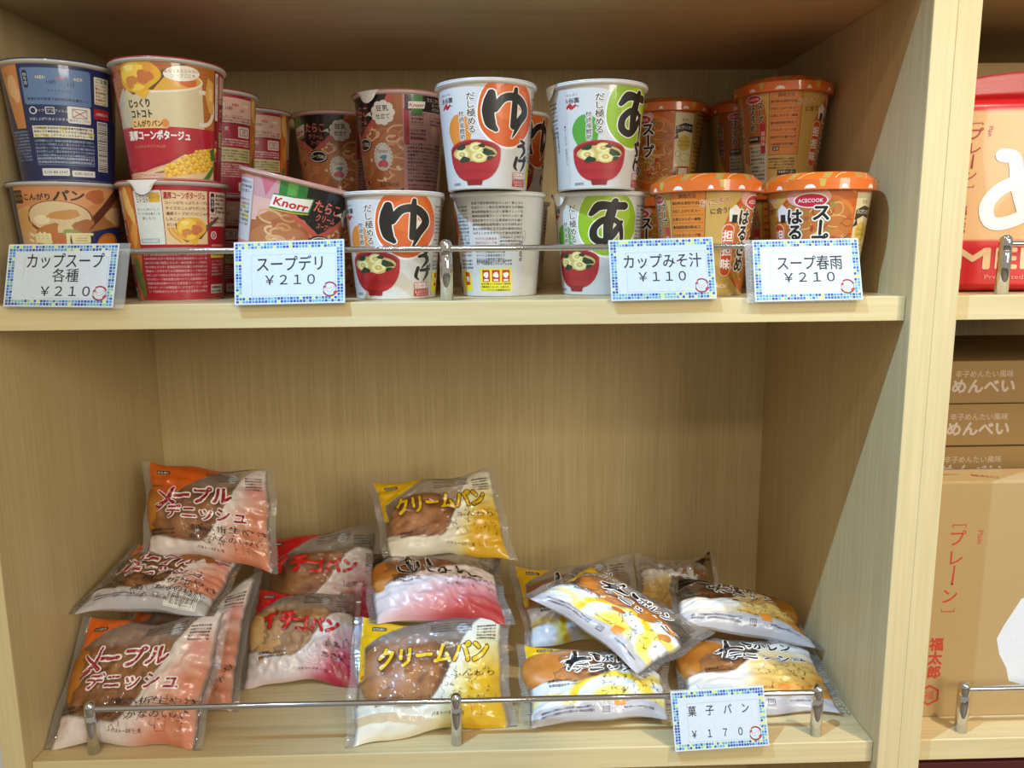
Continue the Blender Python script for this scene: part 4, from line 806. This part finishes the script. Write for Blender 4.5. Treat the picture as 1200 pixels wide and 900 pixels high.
def pack_title(a, style, w, h, seed):
    rn = random.Random(seed)
    def script(x0, y0, x1, y1, col, k=26):
        for i in range(k):
            x = rn.uniform(x0, x1); y = rn.uniform(y0, y1)
            p = [(x, y)]
            for j in range(3): p.append((p[-1][0]+rn.uniform(-2.2, 2.2), p[-1][1]-rn.uniform(-.6, 2.4)))
            a.stroke(p, .38, col, 2, sm=3)
    def date(x, y, rot=0):
        a.text('消費期限 23.07.28' if style != 'bean' else '消費期限 23.07.30', x, y, 3.5, '#1a1a1c', 3, 29, .012, rot=rot); a.text('製造所固有記号 +KPS', x+.5, y-4.2, 2.9, '#1a1a1c', 3, 29, .012, rot=rot)
    lx = w*.17
    a.rr(lx-7, h*.90-1.9, lx+8, h*.90+2.1, 1.4, '#17120f' if style not in ('bean', 'chestnut') else '#3a3430', 2); a.text('KOUBO', lx+.5, h*.90, 3.6, '#e9e2d8', 3, 12.5, .04)
    for i in range(4): a.rows(w*.50+i*0, h*.93-i*2.9, w*.26, 1, 2.0, '#55504c', 2, seed=seed+i)
    for i in range(5): a.rows(w*.79, h*.88-i*3.2, w*.13, 1, 2.2, '#4a4644', 2, seed=seed+9+i)
    if style == 'maple':
        k = dict(bold=.05, out='#ecd9d4', ow=.06)
        a.stroke([(w*.115, h*.50), (w*.20, h*.59), (w*.255, h*.73)], [7, 5, 2.6], '#96162f', 6, '#efe4e0', 1.1); a.stroke([(w*.135, h*.68), (w*.25, h*.56)], [2, 4.4], '#96162f', 6, '#efe4e0', 1.1)
        a.text('ープル', w*.475, h*.655, 22, '#96162f', 6, w*.44, .05, out='#efe4e0', ow=.07, rot=.05, shear=.1)
        a.text('デニッシュ', w*.50, h*.455, 17, '#96162f', 6, w*.60, .035, out='#efe4e0', ow=.075, rot=-.02)
        a.text('焼ふ折生やさ', w*.66, h*.30, 7.6, '#2a1a18', 4, w*.55); a.text('あ　がなのいパ', w*.62, h*.20, 7, '#2a1a18', 4, w*.5); script(w*.35, h*.12, w*.9, h*.36, '#2a1a18', 55)
        date(w*.17, h*.27); a.text('パネトーネ種使用', w*.52, h*.09, 4, '#7a2a24', 3, 28, .01); a.frame(w*.7, h*.08, w*.76, h*.2, .4, '#c0482c', 3)
    elif style == 'berry':
        a.text('イチ', w*.30, h*.64, 25, '#d8261c', 6, w*.30, .06, out='#8f2a26', ow=.03, rot=-.03); a.text('ゴパン', w*.64, h*.58, 19, '#d8261c', 6, w*.36, .045, out='#8f2a26', ow=.03, rot=-.06)
        a.text('焼楽ふ', w*.80, h*.38, 7.5, '#3a1a20', 4, w*.18); a.text('あさい', w*.78, h*.26, 7.5, '#3a1a20', 4, w*.2); script(w*.64, h*.15, w*.93, h*.46, '#3a1a20', 22)
        date(w*.27, h*.29); a.text('パネトーネ種使用', w*.60, h*.10, 4, '#8a2a34', 3, 30, .01); a.frame(w*.72, h*.08, w*.79, h*.17, .4, '#c0382c', 3)
    elif style == 'cream':
        k = dict(bold=.045, out='#5a3210', ow=.04)
        a.text('クリームパン', w*.52, h*.635, 24, '#f0c41c', 6, w*.68, .05, out='#5a3210', ow=.035, shear=.1, rot=.02)
        a.text('ふんわり', w*.76, h*.45, 6, '#3a3010', 4, w*.28); script(w*.56, h*.22, w*.92, h*.52, '#3a3010', 40)
        date(w*.26, h*.285, .02); a.text('パネトーネ種使用', w*.60, h*.11, 4.2, '#6a5010', 3, 30, .01); a.frame(w*.74, h*.10, w*.80, h*.22, .4, '#d0581c', 3)
    elif style == 'bean':
        O = '#d8c6b8'
        a.stroke([(w*.25, h*0.77), (w*.30, h*0.76), (w*.36, h*0.75)], [1.2, 3, 1.5], '#17120f', 6, O, .8); a.stroke([(w*.31, h*0.83), (w*.32, h*0.71), (w*.34, h*0.57)], [4, 8, 3], '#17120f', 6, O, .8)
        a.stroke([(w*.38, h*0.71), (w*.38, h*0.61), (w*.33, h*0.53), (w*.26, h*0.57), (w*.24, h*0.65), (w*.30, h*0.71)], [4, 4.5, 4, 2.4, 2.4, 1.6], '#17120f', 6, O, .8)
        a.stroke([(w*.45, h*0.79), (w*.465, h*0.69), (w*.50, h*0.61)], [2, 5.5, 2], '#17120f', 6, O, .8); a.stroke([(w*.43, h*0.65), (w*.46, h*0.57), (w*.50, h*0.55)], [2, 2, 1.6], '#17120f', 6, O, .8)
        a.stroke([(w*.53, h*0.57), (w*.56, h*0.63), (w*.58, h*0.55), (w*.53, h*0.53), (w*.62, h*0.59)], [3, 3.4, 3, 2, 1.5], '#17120f', 6, O, .8)
        a.stroke([(w*.66, h*0.65), (w*.68, h*0.53), (w*.72, h*0.61), (w*.76, h*0.51), (w*.84, h*0.53)], [2, 4.5, 2, 2.4, 1.2], '#17120f', 6, O, .8)
        date(w*.29, h*.47, .02); script(w*.56, h*.34, w*.92, h*.52, '#5a1a24', 30)
        a.text('十勝産あずき', w*.76, h*.46, 4.4, '#4a1a20', 4, 34)
    elif style in ('potato', 'chestnut'):
        O = '#f2eee8'
        a.stroke([(w*.27, h*.66), (w*.35, h*.70), (w*.45, h*.70)], [5, 6, 3], '#141210', 6, O, 1.2); a.stroke([(w*.36, h*.86), (w*.35, h*.74), (w*.31, h*.58)], [4, 6, 3], '#141210', 6, O, 1.2)
        a.stroke([(w*.46, h*.80), (w*.50, h*.74)], [3, 7], '#141210', 6, O, 1.2)
        a.text('ボレン', w*.66, h*.73, 11, '#141210', 6, w*.26, .055, out=O, ow=.1); a.text('デニッシュ', w*.60, h*.585, 11, '#141210', 6, w*.52, .05, out=O, ow=.1, shear=.1)
        date(w*.26, h*.42 if style == 'potato' else h*.46); script(w*.52, h*.18, w*.9, h*.50, '#2c2410', 46)
        a.text('パネトーネ種使用', w*.5, h*.18, 3.4, '#6a5a20', 3, 22, .01); a.rect(w*.60, h*.10, w*.67, h*.20, '#ea8a2a', 3)
def pack(name_label, style, corners, T=36, seed=1, bread=bread_brown, bx=(.40, .54), bs=(.36, .38), ears=1.0, wr=1.0, side=0.0, cs=.34, cat='bread', group=None, backart=False):
    tl, tr_, br, bl = [np.array(c, float)+np.array([0, 0, ZF]) for c in corners]
    org = (tl+tr_+br+bl)/4; org = np.array([org[0], org[1], min(bl[2], br[2])])
    tl, tr_, br, bl = tl-org, tr_-org, br-org, bl-org
    w = (np.linalg.norm(tr_-tl)+np.linalg.norm(br-bl))/2; h = (np.linalg.norm(tl-bl)+np.linalg.norm(tr_-br))/2
    n = np.cross(tr_+br-tl-bl, tl+tr_-bl-br); n /= np.linalg.norm(n)
    if n[1] > 0 and n[2] < 0: n = -n
    rr_ = np.random.default_rng(seed)
    s1 = np.linspace(0, 1, NS); t1 = np.linspace(0, 1, NT); s, t = np.meshgrid(s1, t1)
    core = np.clip((s-.05)/.90, 0, 1)
    prof = (1-np.abs(2*core-1)**3.2)**.75*(1-np.abs(2*t-1)**3.4)**.62
    shr = .10*ears*np.sin(pi*core)**.8
    tt = .5+(t-.5)*(1-shr); ss = .5+(s-.5)*(1-.03*ears*np.sin(pi*t))
    o1, o2, o3, o4 = rr_.random(4)*6.28
    edg_t = np.abs(2*t-1)**2; edg_s = np.abs(2*s-1)**2
    tt = tt+edg_t*(.016*np.sin(s*7+o1)+.012*np.sin(s*15+o2))*ears+edg_t*edg_s*.05*(t-.5)*ears
    ss = ss+edg_s*(.010*np.sin(t*6+o3)+.006*np.sin(t*14+o4))*ears
    zig = np.where(np.arange(NT) % 2 == 0, .004, -.004)[:, None]*((s < .001)*1.-(s > .999)*1.)
    ss = ss+zig
    base = ((bl*(1-ss[..., None])+br*ss[..., None])*(1-tt[..., None])+(tl*(1-ss[..., None])+tr_*ss[..., None])*tt[..., None])
    edge = np.exp(-np.minimum(core, 1-core)/.10)*(core > 0)*(core < 1)
    fold = sum(np.sin(t*2*pi*k+rr_.random()*6+2*core*rr_.normal()) for k in (5, 8, 11))/3
    n1 = vnoise(seed, NS, NT, 16, 16); n2 = vnoise(seed+50, NS, NT, 34, 30)
    crease = -np.abs(n2)*1.6+.8
    fin = ((s < .05)+(s > .95))*1.0
    ripple = .5*np.sin(t*2*pi*26)*fin+1.8*vnoise(seed+7, NS, NT, 2, 9)*fin
    env = (1-np.abs(2*core-1)**6)*(1-np.abs(2*t-1)**6)
    curl = vnoise(seed+3, NS, NT, 3, 4)*2.6*ears*(1-env)
    zf = prof*T/2*(1+.05*n1)+wr*(3.2*edge*fold*(1-np.abs(2*t-1)**4)+1.3*n1*env+1.5*crease*env)+ripple+curl
    zb = -prof*T/2*.9+wr*(1.0*edge*fold+1.0*n1*env)*.8+ripple+curl
    zf = np.maximum(zf, zb+.12)
    A = base+zf[..., None]*n; B = base+zb[..., None]*n
    lim = ZF-org[2]+.4
    A[..., 2] = np.maximum(A[..., 2], lim+.1); B[..., 2] = np.maximum(B[..., 2], lim)
    if org[0]+max(br[0], tr_[0]) > 740: A[..., 0] = np.minimum(A[..., 0], WI-.6-org[0]); B[..., 0] = np.minimum(B[..., 0], WI-.5-org[0])
    if org[0]+min(bl[0], tl[0]) < 20: A[..., 0] = np.maximum(A[..., 0], .8-org[0]); B[..., 0] = np.maximum(B[..., 0], .7-org[0])
    root = empty('wrapped_bread', org, label=name_label, cat=cat, group=group)
    me = bpy.data.meshes.new('wrapper')
    V = np.concatenate([A.reshape(-1, 3), B.reshape(-1, 3)])*S
    idx = np.arange(NS*NT).reshape(NT, NS)
    q = np.stack([idx[:-1, :-1], idx[:-1, 1:], idx[1:, 1:], idx[1:, :-1]], -1).reshape(-1, 4)
    Fq = np.concatenate([q, q[:, ::-1]+NS*NT])
    me.from_pydata(V.tolist(), [], Fq.tolist()); me.polygons.foreach_set('use_smooth', np.ones(len(Fq), bool))
    rgb, al = film_color(style, s, t, side, cs)
    brgb = np.ones(rgb.shape)*c3('#c9c3bd'); bal = np.full(al.shape, .12); wt = (1-sm(.28, .34, t))*(s > .05)*(s < .95)
    brgb = brgb*(1-wt[..., None])+c3('#d6d5da')*wt[..., None]; bal = np.maximum(bal, wt*.95)
    C = np.concatenate([np.concatenate([lin_arr(rgb), al[..., None]], -1).reshape(-1, 4), np.concatenate([lin_arr(brgb), bal[..., None]], -1).reshape(-1, 4)])
    ca = me.color_attributes.new('Col', 'FLOAT_COLOR', 'POINT'); ca.data.foreach_set('color', C.ravel())
    me.materials.append(film_mat); me.update(); link('wrapper', me, root)
    # bread inside
    V = []; F = []; nu, nv = 28, 18; rb = random.Random(seed)
    ex = (tr_+br-tl-bl)/2; ey = (tl+tr_-bl-br)/2; exn = ex/np.linalg.norm(ex); eyn = np.cross(n, exn)
    c0 = bl+(br-bl)*bx[0]+(tl-bl)*bx[1]-n*T*.04
    ph = rb.random()*6
    for j in range(nv+1):
        v = -pi/2+pi*j/nv
        for i in range(nu):
            u = 2*pi*i/nu; cu, su = cos(u), sin(u); f = lambda x, e: math.copysign(abs(x)**e, x)
            rr = cos(v)**.55 if abs(cos(v)) > 1e-6 else 0
            k = 1+.035*sin(3*u+ph)+.02*sin(5*u)
            zz = sin(v); zz = f(zz, .8)*(T*.40 if zz > 0 else T*.36)
            p = c0+exn*(f(cu, .8)*rr*bs[0]*w*k)+eyn*(f(su, .8)*rr*bs[1]*h*k)+n*(zz*(1+.05*sin(2*u+ph)))
            p[2] = max(p[2], lim+1); p[0] = min(max(p[0], 1.5-org[0]), WI-1.5-org[0]); V.append(p)
    for j in range(nv):
        for i in range(nu): F.append((j*nu+i, j*nu+(i+1) % nu, (j+1)*nu+(i+1) % nu, (j+1)*nu+i))
    link('bun', mesh_from('bun', V, F, [bread]), root)
    # printing
    dS = np.gradient(A, axis=1); dT = np.gradient(A, axis=0); Nn = np.cross(dS, dT); Nn /= np.linalg.norm(Nn, axis=-1)[..., None]+1e-9
    def fn(u, v, G=A, Q=Nn):
        x = np.clip(u/w, 0, 1)*(NS-1); y = np.clip(v/h, 0, 1)*(NT-1); i = np.minimum(x.astype(int), NS-2); j = np.minimum(y.astype(int), NT-2); fx = (x-i)[:, None]; fy = (y-j)[:, None]
        def bl_(K): return (K[j, i]*(1-fx)+K[j, i+1]*fx)*(1-fy)+(K[j+1, i]*(1-fx)+K[j+1, i+1]*fx)*fy
        return bl_(G), bl_(Q)
    a = Art(); pack_title(a, style, w, h, seed)
    if side:           # recycling mark and small print on the folded lower side
        yy = h*side*.5
        a.frame(w*.52, yy-2.4, w*.565, yy+2.4, .5, '#3a3a42', 3); a.text('プラ', w*.5425, yy, 3.2, '#3a3a42', 3, 4.0)
        for q in range(2): a.rows(w*.12, yy+2.6-q*2.8, w*.34, 1, 1.9, '#5a5a64', 3, seed=seed+q)
        a.rows(w*.66, yy+1.2, w*.2, 1, 1.9, '#5a5a64', 3, seed=seed+5)
        if side > .2: barcode(a, w*.62, 2, w*.86, h*side-2, seed)
    link('print', art_mesh('print', a, fn, wrap_print, mx=2.0, my=2.0, lift=.045, base=.28), root)
    b2 = Art(); 
    for i in range(3): b2.rows(w*.12, h*.22-i*3.0, w*.36, 1, 2.1, '#4a4a50', 1, seed=seed+20+i)
    b2.frame(w*.60, h*.10, w*.65, h*.18, .5, '#33333a', 1); b2.text('プラ', w*.625, h*.14, 3.6, '#33333a', 1, 4.6, .02); barcode(b2, w*.72, h*.05, w*.9, h*.22, seed)
    link('back_print', art_mesh('back_print', b2, lambda u, v: (lambda r: (r[0], -r[1]))(fn(u, v, B, Nn)), wrap_print, mx=2.5, my=2.5, lift=.04, base=.2), root)
    return root
GB = 'wrapped sweet breads on the lower shelf'
pack('orange and pink wrapped maple danish, front left behind the rail post', 'maple', [(6, 105, 88), (154, 108, 96), (148, 22, 0), (1, 28, 0)], 38, 11, bread_brown, bx=(.42, .56), bs=(.39, .38), group=GB)
pack('orange wrapped danish half hidden behind the front left maple danish', 'maple', [(20, 170, 68), (160, 185, 97), (160, 80, 0), (37, 82, 0)], 32, 12, bread_brown, bx=(.42, .56), bs=(.39, .38), group=GB)
pack('maple danish lying crumpled on top of the front left danish', 'maple', [(24, 190, 134), (149, 185, 118), (141, 95, 97), (0, 95, 102)], 34, 13, bread_brown, bx=(.45, .6), side=0.21, group=GB)
pack('topmost left danish with a torn orange corner, highest of the left pile', 'maple', [(30, 215, 221), (175, 215, 212), (189, 160, 115), (44, 160, 133)], 34, 14, bread_brown, bx=(.42, .56), bs=(.39, .38), cs=0.6, group=GB)
pack('red wrapped strawberry bread with white lower half, left of the front cream bun', 'berry', [(146, 200, 77), (266, 200, 70), (280, 123, 0), (146, 124, 0)], 34, 15, bread_pale, bx=(.38, .5), cs=0.38, group=GB)
pack('dark red wrapped strawberry bread behind the nearer strawberry bread', 'berry', [(136, 265, 113), (284, 265, 130), (294, 195, 30), (138, 195, 28)], 34, 16, bread_brown, bx=(.5, .5), bs=(.4, .3), cs=0.5, group=GB)
pack('yellow wrapped cream bun at the very top of the middle pile', 'cream', [(274, 225, 186), (420, 230, 206), (443, 170, 120), (300, 165, 120)], 32, 17, bread_gold, bx=(.38, .5), bs=(.27, .33), cs=0.42, group=GB)
pack('pink wrapped red bean bun with black brush lettering, in the middle pile', 'bean', [(274, 185, 121), (423, 190, 117), (436, 100, 79), (289, 100, 84)], 36, 18, bread_gold, bx=(.38, .62), bs=(.34, .3), group=GB)
pack('yellow wrapped cream bun standing in front, left of the middle rail post', 'cream', [(273, 110, 80), (432, 112, 84), (436, 44, 0), (276, 20, 0)], 38, 19, bread_gold, bx=(.34, .52), bs=(.27, .32), group=GB)
pack('white and yellow danish lying at the front, just right of the middle post', 'potato', [(439, 112, 46), (600, 118, 36), (588, 40, 8), (442, 32, 8)], 34, 20, bread_gold, bx=(.3, .62), bs=(.26, .3), side=0.14, group=GB)
pack('tilted white and yellow danish lying diagonally on top of the others', 'potato', [(518, 180, 110), (648, 125, 48), (563, 52, 42), (452, 130, 97)], 32, 21, bread_gold, bx=(.5, .62), bs=(.38, .28), side=0.13, group=GB)
pack('yellow cornered danish in clear film behind the tilted white one', 'potato', [(435, 235, 79), (582, 240, 91), (589, 165, 23), (450, 160, 19)], 32, 22, bread_gold, bx=(.45, .5), group=GB)
pack('orange and white danish with black corner, resting against the right panel', 'chestnut', [(618, 205, 80), (755, 205, 42), (762, 122, 32), (601, 125, 66)], 34, 23, bread_brown, bx=(.55, .6), bs=(.38, .3), side=0.15, cs=0.42, group=GB)
pack('orange danish at the front right, behind the right rail post', 'chestnut', [(607, 150, 36), (758, 150, 28), (762, 50, 3), (592, 40, 3)], 34, 24, bread_brown, bx=(.25, .6), bs=(.24, .28), side=0.13, group=GB)
pack('rearmost clear-backed bread package in the right pile', 'chestnut', [(695, 292, 70), (595, 295, 68), (587, 240, 0), (693, 240, 0)], 30, 25, bread_brown, bs=(.3, .3), group=GB)
#RIGHT
kraft = plain('brown_kraft_carton', '#b59868', 0.75, var=.05, scale=500)
kraft2 = plain('brown_kraft_carton_dark', '#a0804f', 0.75, var=.05, scale=500)
def flat_art(name, a, x0, z0, y, parent, mat=matte_print):
    fn = lambda u, v: (np.stack([x0+u, np.full_like(u, y), z0+v], 1), np.tile([0, -1.0, 0], (len(u), 1)))
    return link(name, art_mesh(name, a, fn, mat, mx=300, lift=.03, base=.05), parent)
bx0 = X2+6
c = empty('cardboard_carton', (bx0, 45, ZF), label='tall brown carton with red vertical lettering, behind the lower right rail', cat='carton')
link('carton_body', box_me('carton_body', (0, 0, 0), (300, 46, 235), kraft, 1.2), c)
a = Art(); a.text('［', 34, 205, 14, '#bf4330', 1, rot=-pi/2); 
for i, ch in enumerate('プレ'): a.text(ch, 34, 193-i*19, 17, '#bf4330', 1, bold=.012)
a.stroke([(33, 166), (32, 148)], [1.4, 2.2], '#bf4330', 1); a.text('ン', 31, 136, 17, '#bf4330', 1, bold=.012); a.text('］', 30, 122, 14, '#bf4330', 1, rot=-pi/2)
a.text('Plain', 55, 194, 7.5, '#bf4330', 1, rot=-pi/2)
a.text('福太郎', 22, 73, 14, '#bf4330', 1, vert=True, bold=.05)
hx = [(19+11*cos(k*pi/3+pi/6), 35+11*sin(k*pi/3+pi/6)) for k in range(6)]; a.poly(hx, '#bf4330', 1); a.poly([(19+8.6*cos(k*pi/3+pi/6), 35+8.6*sin(k*pi/3+pi/6)) for k in range(6)], '#b08f5e', 2); a.text('福', 19, 35, 10, '#bf4330', 3)
P = [(100, 132), (86, 106), (80, 92), (84, 76), (92, 62), (96, 48), (110, 44), (150, 60), (150, 140), (120, 140)]; a.poly(P, '#dfe3ea', 1)
for t, zz_ in zip(a.T, a.Z): t[..., 0] += 6; t[..., 1] -= 12
flat_art('carton_print', a, 0, 0, 0, c)
a = Art(); a.rect(0, 0, 300, 30, '#cfb382', 1)
link('tape_strip', box_me('tape_strip', (0, 1, 235), (300, 40, 235.7), plain('glossy_tape', '#c9ad7c', .25), .2), c)
tp = Art(); tp.text('開封口', 70, 12, 8, '#b04434', 1, rot=-.4); tp.text('この面を上に', 40, 20, 4, '#8a6a4a', 1)
link('tape_print', art_mesh('tape_print', tp, lambda u, v: (np.stack([u, 4+v, np.full_like(u, 235.7)], 1), np.tile([0, 0, 1.0], (len(u), 1))), matte_print, mx=300), c)
zc = ZF
hts = [44]*7
zz = ZF
for i in range(8):
    hh = 42.6
    last = i == 7
    labels = {7: 'brown carton with pale lettering, topmost of the flat stack at right', 6: 'second brown carton down in the flat stack at right', 5: 'third brown carton down, sunlit just above the tall carton'}
    o = empty('flat_carton', (bx0-2+random.uniform(-2, 2), 98+random.uniform(-1, 1), zz), label=labels.get(i, 'brown carton %s in the flat stack, hidden behind the tall carton' % ('at the very bottom', 'second from the bottom', 'third from the bottom', 'fourth from the bottom', 'fifth from the bottom')[min(i, 4)]), cat='carton', group='flat cartons stacked at right')
    link('carton_body', box_me('carton_body', (0, 0, .3), (300, 220, hh-.8), kraft2, 1), o)
    a = Art()
    if i >= 5:
        off = (7-i)*-2
        a.text('辛子めんたい風味', 88+off, hh-13.5, 7.4, '#cdb8a0', 1, 57, .01); a.text('めんべい', 88+off, hh-25.5, 15, '#cfbcae', 1, 61, .05)
        if i == 7: a.rect(2, 8, 7, 32, '#b04434', 1)
    else: a.rect(60, 10, 61, 11, '#a0804f', 1)
    flat_art('carton_print', a, 0, 0, 0, o)
    zz += hh
# bag
red_foil = plain('red_foil', '#c8161c', .3, coat=.6)
bag_mat = print_mat('satin_foil_print', .38, .25)
bw, bh, bt = 230, 192, 46
NSb, NTb = 70, 80
s1, t1 = np.meshgrid(np.linspace(0, 1, NSb), np.linspace(0, 1, NTb))
prof = (1-np.abs(2*s1-1)**4)**.5*(1-sm(.82, .90, t1))*np.clip(t1/.04+.55, 0, 1)
nb = vnoise(77, NSb, NTb, 12, 12)
rip = np.where(t1 > .87, .7*np.sin(t1*bh/2.6*pi), 0)
xx = (s1-.5)*bw; zz_ = t1*bh*(1-.16*np.maximum(t1-.85, 0)/.15*np.abs(2*s1-1)**2.2*.45)
Af = np.stack([xx, -prof*bt/2-nb*1.6*np.sin(pi*s1)*(1-sm(.8, .9, t1))+rip, zz_], -1); Bf = np.stack([xx, prof*bt/2+rip+.5, zz_], -1)
bag = empty('snack_bag', (bx0+118, 72, 1), label='red and beige standing bag with large white lettering, on the upper right shelf', cat='bag')
me = bpy.data.meshes.new('bag_film'); idx = np.arange(NSb*NTb).reshape(NTb, NSb)
q = np.stack([idx[:-1, :-1], idx[:-1, 1:], idx[1:, 1:], idx[1:, :-1]], -1).reshape(-1, 4)
me.from_pydata((np.concatenate([Af.reshape(-1, 3), Bf.reshape(-1, 3)])*S).tolist(), [], np.concatenate([q, q[:, ::-1]+NSb*NTb]).tolist())
me.polygons.foreach_set('use_smooth', np.ones(len(me.polygons), bool))
cc = np.where(((t1 > .80) | (t1 < .235))[..., None], c3('#c8161c'), c3('#d9ad78')); cc = np.concatenate([lin_arr(cc), np.ones(cc.shape[:2]+(1,))], -1).reshape(-1, 4)
ca = me.color_attributes.new('Col', 'FLOAT_COLOR', 'POINT'); ca.data.foreach_set('color', np.concatenate([cc, cc]).ravel()); me.materials.append(bag_mat); me.update(); link('bag_film', me, bag)
dS = np.gradient(Af, axis=1); dT = np.gradient(Af, axis=0); Nb = np.cross(dS, dT); Nb /= np.linalg.norm(Nb, axis=-1)[..., None]
def bag_fn(u, v):
    x = np.clip(u/bw, 0, 1)*(NSb-1); y = np.clip(v/bh, 0, 1)*(NTb-1); i = np.minimum(x.astype(int), NSb-2); j = np.minimum(y.astype(int), NTb-2); fx = (x-i)[:, None]; fy = (y-j)[:, None]
    f = lambda K: (K[j, i]*(1-fx)+K[j, i+1]*fx)*(1-fy)+(K[j+1, i]*(1-fx)+K[j+1, i+1]*fx)*fy
    return f(Af), f(Nb)
a = Art()
a.text('［', 27, 157, 9, '#a82420', 1, rot=-pi/2)
for i, ch in enumerate('プレ'): a.text(ch, 27, 148-i*13, 12, '#a82420', 1, bold=.01)
a.stroke([(26, 129), (25.4, 117)], [1, 1.6], '#a82420', 1); a.text('ン', 25, 110, 12, '#a82420', 1); a.text('］', 24, 100, 9, '#a82420', 1, rot=-pi/2); a.text('Plain', 38, 150, 5.4, '#a82420', 1, rot=-pi/2)
a.text('福太郎', 20, 68, 9, '#a82420', 1, vert=True, bold=.05)
Wt = '#e8ecf4'
a.stroke([(50, 128), (60, 124), (64, 100), (72, 74)], [13, 12, 12, 11], Wt, 2); a.stroke([(104, 128), (98, 104), (80, 78), (60, 66), (44, 66), (40, 82), (52, 98), (76, 106), (100, 100), (116, 84), (112, 62), (92, 52)], [10, 11, 12, 12, 12, 12, 12, 12, 12, 13, 12, 8], Wt, 2)
a.stroke([(150, 128), (140, 90), (132, 56), (150, 84), (164, 84), (168, 58), (184, 60)], 11, Wt, 2)
a.text('MENBEI', 88, 32, 27, '#e4c193', 2, 140, .05); a.text('Presented by FUKUTARO', 88, 14, 6, '#e09a80', 2, 90)
for t in a.T: t[..., 1] *= 192/210
link('bag_print', art_mesh('bag_print', a, bag_fn, bag_mat, mx=3, my=3, lift=.05, base=.35), bag)
b2_ = empty('cardboard_box', (bx0+18, 150, 0), label='pale brown box just visible behind the red top of the bag', cat='carton')
link('carton_body', box_me('carton_body', (0, 0, 0), (280, 120, 216), kraft, 1), b2_)
# base board of the right bay and what lies below
b3 = empty('dark_red_box', (X2+4, 30, ZF-TH-78), label='dark red box under the lower right shelf at the bottom edge', cat='box')
link('box_body', box_me('box_body', (0, 0, 0), (300, 200, 60), red_dark, 1), b3)
